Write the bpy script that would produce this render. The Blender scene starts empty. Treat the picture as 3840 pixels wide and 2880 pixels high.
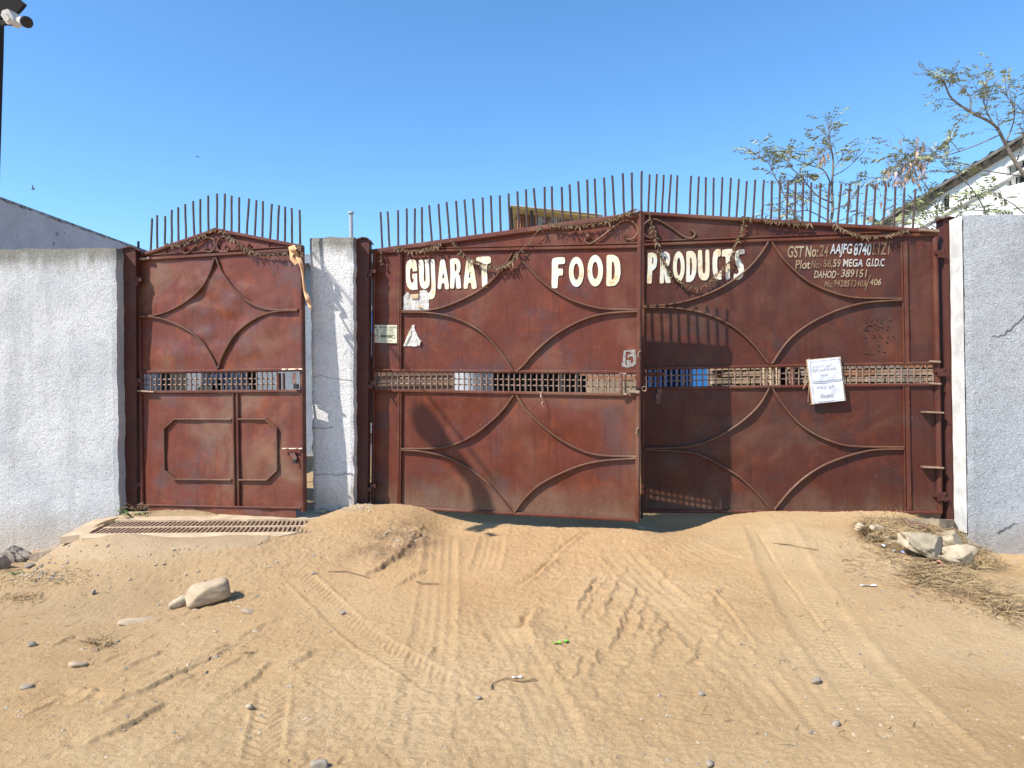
import bpy, math, random
import numpy as np
from mathutils import Vector, Matrix, Quaternion
from mathutils.geometry import tessellate_polygon
random.seed(7)
rng = np.random.default_rng(11)
S = bpy.context.scene
COL = S.collection

# ------------------------------------------------------------------ camera, sky, sun, exposure
CAM = Vector((0.0, 0.0, 1.30))
F = 2663.0                       # focal length in pixels of the 3840 px wide photograph
ROLL = 0.012
RIGHT = Vector((math.cos(ROLL), 0, -math.sin(ROLL)))
UP = Vector((math.sin(ROLL), 0, math.cos(ROLL)))
FWD = Vector((0, 1, 0))
cam = bpy.data.cameras.new('camera')
cam.sensor_width = 36.0
cam.lens = F / 3840 * 36.0
cam.clip_start = 0.05
cam.clip_end = 3000
cam_o = bpy.data.objects.new('camera', cam)
COL.objects.link(cam_o)
M = Matrix((RIGHT, UP, -FWD)).transposed().to_4x4()
M.translation = CAM
cam_o.matrix_world = M
S.camera = cam_o

SUN = Vector((1.6, 1.0, -2.05)).normalized()        # direction the light travels
elev = math.asin(-SUN.z)
azim = math.atan2(-SUN.x, -SUN.y)                  # compass angle from +Y, clockwise
W = bpy.data.worlds.new('World'); S.world = W; W.use_nodes = True
nt = W.node_tree; nt.nodes.clear()
sky = nt.nodes.new('ShaderNodeTexSky'); sky.sky_type = 'NISHITA'; sky.sun_disc = False
sky.sun_elevation = elev; sky.sun_rotation = azim % (2 * math.pi)
sky.altitude = 0; sky.air_density = 1.0; sky.dust_density = 0.3; sky.ozone_density = 5.0
bg = nt.nodes.new('ShaderNodeBackground'); bg.inputs['Strength'].default_value = 0.142
hs = nt.nodes.new('ShaderNodeHueSaturation'); hs.inputs['Saturation'].default_value = 1.12
wo = nt.nodes.new('ShaderNodeOutputWorld')
nt.links.new(sky.outputs[0], hs.inputs['Color']); tint = nt.nodes.new('ShaderNodeMix'); tint.data_type = 'RGBA'; tint.blend_type = 'MULTIPLY'; tint.inputs[0].default_value = 1.0; tint.inputs[7].default_value = (.96, 1.06, 1.06, 1)
nt.links.new(hs.outputs[0], tint.inputs[6]); nt.links.new(tint.outputs[2], bg.inputs[0]); nt.links.new(bg.outputs[0], wo.inputs[0])
sun = bpy.data.lights.new('sun', 'SUN'); sun.energy = 4.5; sun.angle = math.radians(0.5); sun.color = (1.0, 0.95, 0.87)
sun_o = bpy.data.objects.new('sun', sun); COL.objects.link(sun_o)
sun_o.rotation_euler = SUN.to_track_quat('-Z', 'Y').to_euler()
sun_o.location = (-8, -4, 12)
S.view_settings.view_transform = 'Standard'; S.view_settings.look = 'None'
S.view_settings.gamma = 1.0; S.view_settings.use_curve_mapping = False
S.view_settings.exposure = 0.75

# ------------------------------------------------------------------ helpers
def ray(px, py):
    return RIGHT * ((px - 1920) / F) + FWD - UP * ((py - 1440) / F)
def PY(px, py, Y):                     # point on the sight line at distance Y
    return CAM + ray(px, py) * (Y / ray(px, py).y)
class Plane:
    """a flat thing's own plane: u runs along it, v up in it, n towards the road"""
    def __init__(s, a, b, c):
        A, B, C_ = PY(*a), PY(*b), PY(*c)
        n = (B - A).cross(C_ - A).normalized()
        if n.y > 0: n = -n
        s.o = A; s.n = n
        s.u = Vector((0, 0, 1)).cross(n).normalized()
        if s.u.x < 0: s.u = -s.u
        s.v = n.cross(s.u).normalized()
        if s.v.z < 0: s.v = -s.v
    def uv(s, px, py, off=0.0):
        d = ray(px, py)
        t = (s.o + s.n * off - CAM).dot(s.n) / d.dot(s.n)
        p = CAM + d * t - s.o
        return (p.dot(s.u), p.dot(s.v))
    def at(s, u, v, off=0.0):
        return s.o + s.u * u + s.v * v + s.n * off
    def P(s, px, py, off=0.0):
        return s.at(*s.uv(px, py, off), off)

class MB:
    def __init__(s): s.v = []; s.f = []; s.m = []
    def add(s, vs, fs, mi=0):
        b = len(s.v); s.v += [tuple(x) for x in vs]
        s.f += [tuple(b + i for i in f) for f in fs]; s.m += [mi] * len(fs)
    def box(s, lo, hi, mi=0):
        (a, b, c), (d, e, f) = lo, hi
        s.add([(a,b,c),(d,b,c),(d,e,c),(a,e,c),(a,b,f),(d,b,f),(d,e,f),(a,e,f)],
              [(0,3,2,1),(4,5,6,7),(0,1,5,4),(1,2,6,5),(2,3,7,6),(3,0,4,7)], mi)
    def hexa(s, front, back, mi=0):
        """4 front corners (counter-clockwise seen from the front) and 4 back corners"""
        s.add(list(front) + list(back), [(0,1,2,3),(7,6,5,4),(0,4,5,1),(1,5,6,2),(2,6,7,3),(3,7,4,0)], mi)
    def tube(s, pts, r, n=6, mi=0, cap=True):
        pts = [Vector(p) for p in pts]; k = len(pts)
        rs = r if isinstance(r, (list, tuple)) else [r] * k
        t0 = (pts[1] - pts[0]).normalized()
        ref = Vector((0, 0, 1)) if abs(t0.z) < .9 else Vector((1, 0, 0))
        x = t0.cross(ref).normalized(); vs = []
        for i in range(k):
            t = (pts[min(i+1, k-1)] - pts[max(i-1, 0)]).normalized()
            x = (x - t * x.dot(t)).normalized(); y = t.cross(x)
            for j in range(n):
                a = 2 * math.pi * j / n
                vs.append(pts[i] + (x * math.cos(a) + y * math.sin(a)) * rs[i])
        fs = [(i*n+j, i*n+(j+1) % n, (i+1)*n+(j+1) % n, (i+1)*n+j) for i in range(k-1) for j in range(n)]
        if cap: fs += [tuple(range(n-1, -1, -1)), tuple((k-1)*n + j for j in range(n))]
        s.add(vs, fs, mi)
    def bar(s, pl, uvs, w, o0, o1, mi=0, closed=False):
        """flat bar following a line on the plane: w across, from height o0 to o1 above it"""
        p = [Vector(q) for q in uvs]; k = len(p); L = []; R_ = []
        for i in range(k):
            if closed: a, b = p[(i-1) % k], p[(i+1) % k]
            else: a, b = p[max(i-1, 0)], p[min(i+1, k-1)]
            if 0 < i < k-1 or closed:
                d1 = (p[i] - a).normalized(); d2 = (b - p[i]).normalized(); d = (d1 + d2)
                d = d.normalized() if d.length > 1e-6 else d1
                c = max(.4, d.dot(d1))
            else: d = (b - a).normalized(); c = 1
            nrm = Vector((-d.y, d.x)) * (w / 2 / c)
            L.append(p[i] + nrm); R_.append(p[i] - nrm)
        ch = min(w*.28, (o1-o0)*.3) ; vs = []
        for i in range(k):
            e = (R_[i]-L[i]).normalized()*ch
            vs += [pl.at(*(L[i]+e), o1), pl.at(*(R_[i]-e), o1), pl.at(*R_[i], o1-ch), pl.at(*R_[i], o0), pl.at(*L[i], o0), pl.at(*L[i], o1-ch)]
        fs = []
        for i in range(k if closed else k-1):
            a, b = 6*i, 6*((i+1) % k)
            fs += [(a+j, a+(j+1) % 6, b+(j+1) % 6, b+j) for j in (0, 1, 2, 4, 5)]
        if not closed: fs += [(5, 4, 3, 2, 1, 0), tuple(6*(k-1) + j for j in range(6))]
        s.add(vs, fs, mi)
    def poly(s, pts2, holes, place, mi=0, thick=None):
        loops = [[Vector((x, y, 0)) for x, y in pts2]] + [[Vector((x, y, 0)) for x, y in h] for h in holes]
        flat = [q for l in loops for q in l]
        tris = tessellate_polygon(loops)
        fs = []
        for t in tris:
            a, b, c = (flat[i] for i in t)
            fs.append(t if (b - a).cross(c - a).z > 0 else (t[0], t[2], t[1]))
        front = [place(q.x, q.y, 0) for q in flat]
        if thick is None: s.add(front, fs, mi); return
        n = len(flat); back = [place(q.x, q.y, thick) for q in flat]
        fs = list(fs) + [tuple(n + i for i in reversed(f)) for f in fs]
        b = 0
        for l in loops:
            k = len(l)
            for i in range(k):
                fs.append((b+i, b+(i+1) % k, n+b+(i+1) % k, n+b+i))
            b += k
        s.add(front + back, fs, mi)
    def build(s, name, mats, parent=None, smooth=False, origin=None):
        me = bpy.data.meshes.new(name)
        o_ = Vector(origin) if origin is not None else (Vector(parent['base_at']) if parent is not None and 'base_at' in parent else Vector((0, 0, 0)))
        me.from_pydata([(x-o_.x, y-o_.y, z-o_.z) for x, y, z in s.v], [], s.f)
        if not isinstance(mats, (list, tuple)): mats = [mats]
        for m in mats: me.materials.append(m)
        if len(mats) > 1: me.polygons.foreach_set('material_index', s.m)
        if smooth: me.polygons.foreach_set('use_smooth', [True] * len(s.f))
        me.update()
        o = bpy.data.objects.new(name, me); COL.objects.link(o)
        if parent is not None:
            o.parent = parent
            o['base_at'] = list(o_)
        else: o.location = o_; o['base_at'] = list(o_)
        return o
def tag(o, label, cat, group=None, kind=None):
    if label: o['label'] = label
    if cat: o['category'] = cat
    if group: o['group'] = group
    if kind: o['kind'] = kind
    return o
def thing(name, loc, label, cat, group=None):
    o = bpy.data.objects.new(name, None); COL.objects.link(o)
    o.empty_display_size = .1
    o.location = loc; o['base_at'] = list(loc)
    return tag(o, label, cat, group)
def smooth_line(pts, sub=6, closed=False):
    pts = [Vector(p) for p in pts]; n = len(pts); out = []
    rng_ = range(n if closed else n-1)
    for i in rng_:
        p1, p2 = pts[i], pts[(i+1) % n]
        p0 = pts[(i-1) % n] if closed else (pts[i-1] if i > 0 else p1*2 - p2)
        p3 = pts[(i+2) % n] if closed else (pts[i+2] if i+2 < n else p2*2 - p1)
        for j in range(sub):
            t = j / sub
            out.append(.5*((2*p1) + (p2-p0)*t + (2*p0-5*p1+4*p2-p3)*t*t + (3*p1-p0-3*p2+p3)*t**3))
    if not closed: out.append(pts[-1])
    return out
def crop(ox, oy, s):
    return lambda pts: [(ox + x*s, oy + y*s) for x, y in pts]
C1 = crop(0, 660, .5787); C2 = crop(1280, 600, .5425); C3 = crop(2360, 600, .5425)
C5 = crop(0, 1300, .5787); C6 = crop(1200, 1300, .5787); C7 = crop(2400, 1300, .651)
C4 = crop(1360, 940, .2351); C8 = crop(2100, 780, .2712); CT = crop(2900, 880, .2532)

# gradient noise on numpy arrays
_perm = np.random.default_rng(3).permutation(512)
def pnoise(x, y, seed=0):
    x = np.asarray(x, float) + seed*17.31; y = np.asarray(y, float) + seed*9.17
    xi = np.floor(x).astype(np.int64); yi = np.floor(y).astype(np.int64)
    xf = x - xi; yf = y - yi
    def g(ix, iy, dx, dy):
        a = _perm[(_perm[ix & 511] + iy) & 511] * (2*math.pi/512)
        return np.cos(a)*dx + np.sin(a)*dy
    u = xf*xf*xf*(xf*(xf*6-15)+10); v = yf*yf*yf*(yf*(yf*6-15)+10)
    a = g(xi, yi, xf, yf); b = g(xi+1, yi, xf-1, yf); c = g(xi, yi+1, xf, yf-1); d = g(xi+1, yi+1, xf-1, yf-1)
    return (a + u*(b-a)) + v*((c + u*(d-c)) - (a + u*(b-a)))
def fbm(x, y, seed=0, o=4, gain=.5):
    s = 0; a = 1
    for i in range(o):
        s = s + a*pnoise(x*2**i, y*2**i, seed+i); a *= gain
    return s

# ------------------------------------------------------------------ materials
def newmat(name):
    m = bpy.data.materials.new(name); m.use_nodes = True
    nt = m.node_tree; nt.nodes.clear()
    out = nt.nodes.new('ShaderNodeOutputMaterial'); b = nt.nodes.new('ShaderNodeBsdfPrincipled')
    nt.links.new(b.outputs[0], out.inputs[0])
    return m, nt, b
def N(nt, typ, **kw):
    n = nt.nodes.new(typ)
    for k, v in kw.items():
        if k.startswith('i_'): n.inputs[k[2:].replace('_', ' ')].default_value = v
        else: setattr(n, k, v)
    return n
def coords(nt, scale=(1,1,1)):
    tc = N(nt, 'ShaderNodeNewGeometry'); mp = N(nt, 'ShaderNodeMapping'); mp.inputs['Scale'].default_value = scale
    nt.links.new(tc.outputs['Position'], mp.inputs['Vector']); return mp.outputs[0]
def noise(nt, vec, scale, detail=4, rough=.55, dist=0.0):
    n = N(nt, 'ShaderNodeTexNoise'); n.inputs['Scale'].default_value = scale; n.inputs['Detail'].default_value = detail
    n.inputs['Roughness'].default_value = rough; n.inputs['Distortion'].default_value = dist
    nt.links.new(vec, n.inputs['Vector']); return n.outputs['Fac']
def ramp(nt, fac, stops):
    r = N(nt, 'ShaderNodeValToRGB'); e = r.color_ramp.elements
    while len(e) < len(stops): e.new(.5)
    for el, (p, c) in zip(e, stops):
        el.position = p; el.color = (*c, 1) if len(c) == 3 else c
    nt.links.new(fac, r.inputs[0]); return r.outputs[0]
def mask(nt, fac, a, b):
    r = N(nt, 'ShaderNodeMapRange'); r.inputs['From Min'].default_value = a; r.inputs['From Max'].default_value = b
    r.interpolation_type = 'SMOOTHSTEP'
    nt.links.new(fac, r.inputs['Value']); return r.outputs[0]
def mix(nt, fac, a, b, mode='MIX'):
    m = N(nt, 'ShaderNodeMix', data_type='RGBA', blend_type=mode)
    for s_, v in ((m.inputs[0], fac), (m.inputs[6], a), (m.inputs[7], b)):
        if hasattr(v, 'links'): nt.links.new(v, s_)
        elif isinstance(v, tuple): s_.default_value = (*v, 1) if len(v) == 3 else v
        else: s_.default_value = v
    return m.outputs[2]
def math_(nt, op, a, b=None):
    m = N(nt, 'ShaderNodeMath', operation=op)
    for s_, v in ((m.inputs[0], a), (m.inputs[1], b)):
        if v is None: continue
        if hasattr(v, 'links'): nt.links.new(v, s_)
        else: s_.default_value = v
    return m.outputs[0]
def bump(nt, b, h, strength=.5, dist=.01, prev=None):
    n = N(nt, 'ShaderNodeBump'); n.inputs['Strength'].default_value = strength; n.inputs['Distance'].default_value = dist
    nt.links.new(h, n.inputs['Height'])
    if prev is not None: nt.links.new(prev, n.inputs['Normal'])
    nt.links.new(n.outputs[0], b.inputs['Normal']); return n.outputs[0]
def simple(name, col, rough=.7, metal=0.0, var=.25, scale=20, bmp=0.0, bscale=80, col2=None):
    m, nt, b = newmat(name); v = coords(nt)
    f = noise(nt, v, scale, 5)
    c2 = col2 or tuple(c*(1-var) for c in col)
    c = ramp(nt, f, [(.35, c2), (.65, col)])
    nt.links.new(c, b.inputs['Base Color']); b.inputs['Roughness'].default_value = rough; b.inputs['Metallic'].default_value = metal
    if bmp: bump(nt, b, noise(nt, v, bscale, 4), bmp, .004)
    return m
def sepz(nt):
    g = N(nt, 'ShaderNodeNewGeometry'); s_ = N(nt, 'ShaderNodeSeparateXYZ'); nt.links.new(g.outputs['Position'], s_.inputs[0]); return s_.outputs

def paint_mat(name, base, rust, violet, dust_sheen=.5, dust_low=None, rough=.42, orange=.5):
    """old brick-red oil paint: worn patches, chalky violet bloom, tan dusty patches, on the small gate partly painted sheen"""
    m, nt, b = newmat(name); v = coords(nt)
    c = mix(nt, math_(nt, 'MULTIPLY', mask(nt, noise(nt, v, 2.6, 6, .62), .48, .72), .85), base, violet)
    c = mix(nt, math_(nt, 'MULTIPLY', mask(nt, noise(nt, v, 3.7, 7, .68, .6), .50, .66), orange), c, rust)
    streak = noise(nt, coords(nt, (22, 22, 1.6)), 1.0, 5, .6)
    c = mix(nt, math_(nt, 'MULTIPLY', mask(nt, streak, .48, .72), .5), c, tuple(x*.55 for x in base))
    fine = noise(nt, v, 90, 3, .7)
    c = mix(nt, math_(nt, 'MULTIPLY', mask(nt, fine, .55, .8), .30), c, tuple(x*.6 for x in base))
    d = math_(nt, 'MULTIPLY', mask(nt, noise(nt, v, 1.35, 5, .6, .8), .45, .75), dust_sheen)  # tan patches: dusty film plus sheen put into the colour
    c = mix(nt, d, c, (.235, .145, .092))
    if dust_low is not None:
        z = sepz(nt)[2]
        zz = math_(nt, 'ADD', z, math_(nt, 'MULTIPLY', noise(nt, coords(nt, (5, 5, 2)), 1.0, 7, .75), -.75))
        lo = mask(nt, zz, dust_low, dust_low - .50)
        c = mix(nt, math_(nt, 'MULTIPLY', lo, .72), c, (.165, .108, .068))
        sp_ = math_(nt, 'MULTIPLY', mask(nt, noise(nt, v, 85, 3, .6), .56, .62), mask(nt, zz, dust_low + .12, dust_low - .3))
        c = mix(nt, math_(nt, 'MULTIPLY', sp_, .75), c, (.06, .036, .022))
    chips = mask(nt, noise(nt, v, 46, 2, .5), .74, .78)
    c = mix(nt, math_(nt, 'MULTIPLY', chips, .6), c, (.25, .18, .14))
    nt.links.new(c, b.inputs['Base Color'])
    b.inputs['Roughness'].default_value = rough
    rr = ramp(nt, noise(nt, v, 5, 5), [(.3, (rough-.08,)*3), (.7, (rough+.22,)*3)])
    nt.links.new(rr, b.inputs['Roughness'])
    b.inputs['Specular IOR Level'].default_value = .28
    b1 = bump(nt, b, noise(nt, v, 9, 4), .25, .02)
    bump(nt, b, noise(nt, v, 130, 3), .25, .002, b1)
    return m
M_leaf1 = paint_mat('maroon_paint_left', (0.1089, 0.0238, 0.0119), (0.2046, 0.0462, 0.0132), (0.0792, 0.0370, 0.0370), .26, .08, .40, .42)
M_leaf2 = paint_mat('maroon_paint_right', (0.0728, 0.0187, 0.0114), (0.1404, 0.0322, 0.0104), (0.0442, 0.0229, 0.0229), .20, -.12, .42, .40)
M_small = paint_mat('maroon_paint_small', (0.1332, 0.0338, 0.0202), (0.2232, 0.0590, 0.0230), (0.1080, 0.0612, 0.0590), .62, -.15, .34, .55)  # strong tan patches stand partly for sheen on the buckled sheet
M_frame = paint_mat('maroon_paint_frame', (0.0990, 0.0264, 0.0158), (0.1584, 0.0495, 0.0198), (0.0858, 0.0409, 0.0343), .35, None, .40, .4)
M_arc = paint_mat('dusty_highlit_bar_paint', (0.1257, 0.0580, 0.0363), (0.1644, 0.0774, 0.0387), (0.0967, 0.0484, 0.0363), .6, None, .38, .5)  # tan lift stands for dusty wear and highlights put into the bar colour
M_post = paint_mat('maroon_paint_post', (0.0775, 0.0223, 0.0161), (0.0992, 0.0279, 0.0174), (0.0620, 0.0279, 0.0248), .12, None, .5, .3)
M_rod = simple('rusty_rod', (.10, .055, .045), .55, .3, .5, 30)
M_grille = simple('dusty_grille_steel', (.28, .17, .12), .6, .1, .5, 25)
M_brown = simple('rust_brown_steel', (.19, .085, .06), .55, .1, .4, 30, .3)
M_worn = simple('bare_worn_steel', (.42, .29, .21), .45, .4, .4, 40)
M_dark = simple('dark_steel', (.035, .03, .032), .5, .5, .3)

def plaster_mat(name, white, grey, top=None, blue=0.0, stain=.5, worm=1.0, foot=None):
    m, nt, b = newmat(name); v = coords(nt)
    c = mix(nt, mask(nt, noise(nt, v, 1.3, 6, .65), .40, .68), white, grey)
    c = mix(nt, math_(nt, 'MULTIPLY', mask(nt, noise(nt, v, 34, 4, .7, 1.5), .50, .66), .62), c, tuple(x*.60 for x in grey))
    c = mix(nt, math_(nt, 'MULTIPLY', mask(nt, noise(nt, v, 3.1, 7, .7), .56, .74), stain), c, (.36, .34, .27))
    st_ = noise(nt, coords(nt, (5, 5, .45)), 1.0, 6, .65)
    c = mix(nt, math_(nt, 'MULTIPLY', mask(nt, st_, .52, .74), stain), c, tuple(x*.66 for x in grey))
    if foot is not None:
        z0 = math_(nt, 'ADD', sepz(nt)[2], math_(nt, 'MULTIPLY', noise(nt, coords(nt, (4, 4, 2)), 1.0, 6, .7), -.5))
        c = mix(nt, math_(nt, 'MULTIPLY', mask(nt, z0, foot, foot - .45), .55), c, (.44, .34, .23))
    if blue: c = mix(nt, math_(nt, 'MULTIPLY', mask(nt, noise(nt, v, .8, 5, .6), .35, .7), blue), c, (.40, .47, .58))
    if top is not None:
        z = sepz(nt)[2]
        zz = math_(nt, 'ADD', z, math_(nt, 'MULTIPLY', noise(nt, coords(nt, (7, 7, 1.5)), 1.0, 6, .7), .42))
        hi = mask(nt, zz, top + .14, top + .36)
        c = mix(nt, math_(nt, 'MULTIPLY', hi, .8), c, (.14, .125, .085))
    nt.links.new(c, b.inputs['Base Color']); b.inputs['Roughness'].default_value = .92; b.inputs['Specular IOR Level'].default_value = .15
    b1 = bump(nt, b, noise(nt, v, 26, 3, .6, 2.2), .7*worm, .030)
    b2 = bump(nt, b, noise(nt, v, 75, 4, .65, 1.2), .75*worm, .014, b1)
    bump(nt, b, noise(nt, v, 6, 4), .35, .03, b2)
    return m
# ------------------------------------------------------------------ planes of the walls and gates
PL_W = Plane((0, 1440, 7.12), (432, 1440, 7.10), (432, 1000, 7.10))          # left wall front
PL_S = Plane((524, 1440, 7.29), (1130, 930, 6.88), (1138, 1880, 6.78))       # small gate
PL_P = Plane((1165, 1440, 7.02), (1330, 1440, 7.00), (1330, 1000, 7.00))     # middle pillar front
PL_L = Plane((1398, 1440, 7.25), (2400, 1440, 6.56), (1398, 1000, 7.25))     # left leaf, swung out a little
PL_R = Plane((2410, 1440, 7.30), (3520, 1440, 6.86), (2410, 1000, 7.30))     # right leaf
PL_RW = Plane((3620, 1440, 6.62), (3840, 1440, 6.60), (3620, 1000, 6.62))    # right wall front

# ------------------------------------------------------------------ ground
ctl = []
def cp(px, py, Y): p = PY(px, py, Y); ctl.append((p.x, p.y, p.z))
def cw(x, y, z): ctl.append((x, y, z))
for a in [(-400, 2100, 7.1), (0, 2078, 7.1), (100, 2072, 7.1), (214, 2050, 7.1), (300, 2003, 7.1), (440, 1945, 7.1),
          (450, 1942, 6.95), (800, 1955, 6.75), (1100, 1962, 6.7), (340, 2012, 6.25), (700, 2016, 6.2), (1040, 2012, 6.15),
          (1180, 1935, 6.95), (1250, 1920, 6.95), (1330, 1893, 6.95), (1400, 1896, 7.1), (1480, 1903, 6.9), (1560, 1915, 6.85),
          (1340, 1922, 6.7), (1440, 1945, 6.55), (1540, 1955, 6.5), (1300, 1968, 6.35), (1420, 2010, 6.1),
          (1480, 2060, 5.85), (1380, 2080, 5.75), (1600, 2050, 5.9),
          (1640, 1985, 6.7), (1800, 2002, 6.6), (2000, 2005, 6.5), (2200, 2000, 6.45), (2390, 1990, 6.45),
          (2450, 1955, 7.2), (2600, 1960, 7.1), (2700, 1942, 7.05), (2850, 1924, 7.0), (3000, 1924, 6.95), (3200, 1930, 6.85), (3450, 1952, 6.75),
          (2450, 2000, 6.6), (2750, 1985, 6.5), (3100, 1990, 6.3), (3350, 2010, 6.2),
          (3640, 2070, 6.5), (3700, 2088, 6.5), (3900, 2092, 6.5), (4300, 2110, 6.5), (3500, 2050, 6.3), (3800, 2160, 6.0),
          (200, 2100, 6.5), (0, 2130, 6.4), (250, 2030, 6.3), (340, 2020, 6.12), (450, 2018, 6.05), (800, 2020, 6.02), (1000, 2018, 6.02), (300, 2000, 6.6), (500, 2086, 5.75), (700, 2075, 5.7), (900, 2058, 5.75), (350, 2094, 5.85), (230, 2104, 5.95)]:
    cp(*a)
for a in [(-2.2, 2.9, -.31), (0, 2.9, -.29), (2.2, 2.9, -.28), (-3.2, 4.2, -.31), (-1.2, 4.4, -.20), (0.4, 4.5, -.17), (2, 4.5, -.18), (4, 4.6, -.27),
          (-4.6, 5.4, -.40), (-2.6, 5.5, -.15), (-.6, 5.5, -.13), (.8, 5.5, -.12), (2.4, 5.5, -.10), (4.6, 5.6, -.28), (5.5, 4, -.36), (-5.5, 4, -.45),
          (0, 1, -.30), (-4, 1, -.36), (4, 1, -.34), (0, -4, -.34), (-8, -2, -.4), (8, -2, -.4), (9, 6, -.32), (-9, 6, -.42),
          (-4, 8, -.02), (0, 8, -.02), (3, 8, 0), (-6, 10, 0), (0, 10, 0), (6, 10, 0), (-6, 16, 0), (0, 16, 0), (7, 16, 0), (-12, 12, 0), (13, 12, 0)]:
    cw(*a)
CT_ = np.array(ctl)
def _k(r2): return np.sqrt(r2 + .09)
_d2 = ((CT_[:, None, :2] - CT_[None, :, :2])**2).sum(-1)
_A = -_k(_d2) + np.eye(len(CT_)) * .01
_n = len(CT_); _B = np.zeros((_n+1, _n+1)); _B[:_n, :_n] = _A; _B[:_n, _n] = 1; _B[_n, :_n] = 1
_wt = np.linalg.solve(_B, np.append(CT_[:, 2], 0))
def base_h(x, y):
    x = np.asarray(x, float); y = np.asarray(y, float); out = np.full(x.shape, _wt[-1])
    for (cx, cy, _), w in zip(CT_, _wt[:-1]): out = out - w*_k((x-cx)**2 + (y-cy)**2)
    far = np.clip((np.hypot(x, y-5) - 11)/10, 0, 1)
    return out*(1-far) + (-.1)*far
def GP(px, py, h=None):
    """where a sight line meets the ground"""
    d = ray(px, py); t = 1.2
    for _ in range(60):
        p = CAM + d*t; g = float(base_h(np.array([p.x]), np.array([p.y]))[0])
        e = p.z - g
        if abs(e) < .002: break
        t += e / max(.12, -d.z) * .7
        t = max(.5, min(t, 16))
    p = CAM + d*t; return Vector((p.x, p.y, float(base_h(np.array([p.x]), np.array([p.y]))[0])))
def line_g(pts): return np.array([[p.x, p.y] for p in (GP(*q) for q in pts)])

gx = np.concatenate([-np.geomspace(5.6, 500, 26)[::-1], np.arange(-5.5, 5.5, .0092), np.geomspace(5.6, 500, 26)])
ys = [2.35]
while ys[-1] < 7.6: ys.append(ys[-1] + .0072 + max(0, ys[-1]-3)*.0022)
gy = np.concatenate([-np.geomspace(.3, 300, 20)[::-1], np.linspace(0, 2.25, 30), np.array(ys), 7.6 + np.geomspace(.06, 900, 60)])
X, Y_ = np.meshgrid(gx, gy)
H = base_h(X, Y_)
near = np.clip(1 - (np.hypot(X, Y_-4) - 4.5)/3, 0, 1)
A_pale = np.zeros_like(H); A_dark = np.zeros_like(H)
# lumps, clods and fine relief
soft = mask_soft = np.clip(.55 + 1.1*fbm(X*.35+3, Y_*.35, 5, 3), .15, 1.2)
pav = [(300, 2022, 6.35), (420, 2012, 6.2), (900, 2014, 6.15), (1020, 2020, 6.1), (980, 2052, 5.8), (760, 2072, 5.66), (640, 2084, 5.6), (520, 2092, 5.66), (350, 2098, 5.8), (240, 2106, 5.95), (150, 2094, 6.2), (215, 2064, 6.4)]
pavw = [PY(*p_) for p_ in pav]
def inside(poly, x, y):
    r_ = np.zeros(x.shape, bool); n_ = len(poly)
    for i in range(n_):
        a, b_ = poly[i], poly[(i+1) % n_]
        c_ = ((a.y > y) != (b_.y > y)); r_ ^= c_ & (x < (b_.x-a.x)*(y-a.y)/((b_.y-a.y) if abs(b_.y-a.y) > 1e-9 else 1e-9) + a.x)
    return r_
wx = X + .05*pnoise(X*5, Y_*5, 91) + .02*pnoise(X*18, Y_*18, 92); wy = Y_ + .05*pnoise(X*5, Y_*5, 93) + .02*pnoise(X*18, Y_*18, 94)
paved = inside(pavw, wx, wy).astype(float)
cover = np.clip(1.15 - 2.2*np.clip((5.72 + .12*fbm(X*2.5, Y_*2.5, 95, 3) - Y_)*2.4 + .25, 0, 1), 0, 1)
paved *= np.maximum(cover, .0)
rough_ = 1 - .85*paved
near = near*rough_
H += near*(.022*fbm(X*.9, Y_*.9, 1, 3) + .008*fbm(X*3.2, Y_*3.2, 2, 3))
HS = H.copy()
H += near*(soft*.0095*fbm(X*11, Y_*11, 3, 4, .65))
H += near*(.0045*fbm(X*29, Y_*29, 6, 2, .7))
H += .012*paved
rid = 1-np.abs(fbm(X*7+.6*pnoise(X*3, Y_*3, 8), Y_*15, 9, 3))*2
H += near*soft*.0032*np.clip(rid, -.2, 1)
cl = fbm(X*24, Y_*24, 21, 2); H += near*soft*.016*np.clip(cl-.18, 0, 1)
pit = fbm(X*15+7, Y_*15, 31, 2); H -= near*soft*.022*np.clip(pit-.26, 0, 1)
cl2 = fbm(X*45+3, Y_*45, 27, 2); H += near*.012*np.clip(cl2-.20, 0, 1)

def sd(poly, pad):
    """window of the grid round a line, distance across and along it"""
    lo = poly.min(0) - pad; hi = poly.max(0) + pad
    i0, i1 = np.searchsorted(gy, [lo[1], hi[1]]); j0, j1 = np.searchsorted(gx, [lo[0], hi[0]])
    x = X[i0:i1, j0:j1]; y = Y_[i0:i1, j0:j1]
    best = np.full(x.shape, 1e9); dd = np.zeros(x.shape); ss = np.zeros(x.shape); s0 = 0; tt = np.zeros(x.shape)
    tot = np.linalg.norm(np.diff(poly, axis=0), axis=1).sum()
    for a, b in zip(poly[:-1], poly[1:]):
        ab = b-a; L = np.hypot(*ab); u = ab/L
        t = np.clip(((x-a[0])*u[0] + (y-a[1])*u[1]), 0, L)
        qx = x-a[0]-u[0]*t; qy = y-a[1]-u[1]*t; d2 = qx*qx + qy*qy
        m = d2 < best; best = np.where(m, d2, best)
        sg = np.sign(u[0]*qy - u[1]*qx); sg[sg == 0] = 1
        dd = np.where(m, sg*np.sqrt(d2), dd); ss = np.where(m, s0+t, ss); s0 += L
    return (slice(i0, i1), slice(j0, j1)), x, y, dd, ss, tot
def smooth_np(pts, sub=8):
    return np.array([[p.x, p.y] for p in smooth_line([(a, b, 0) for a, b in pts], sub)])
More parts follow.
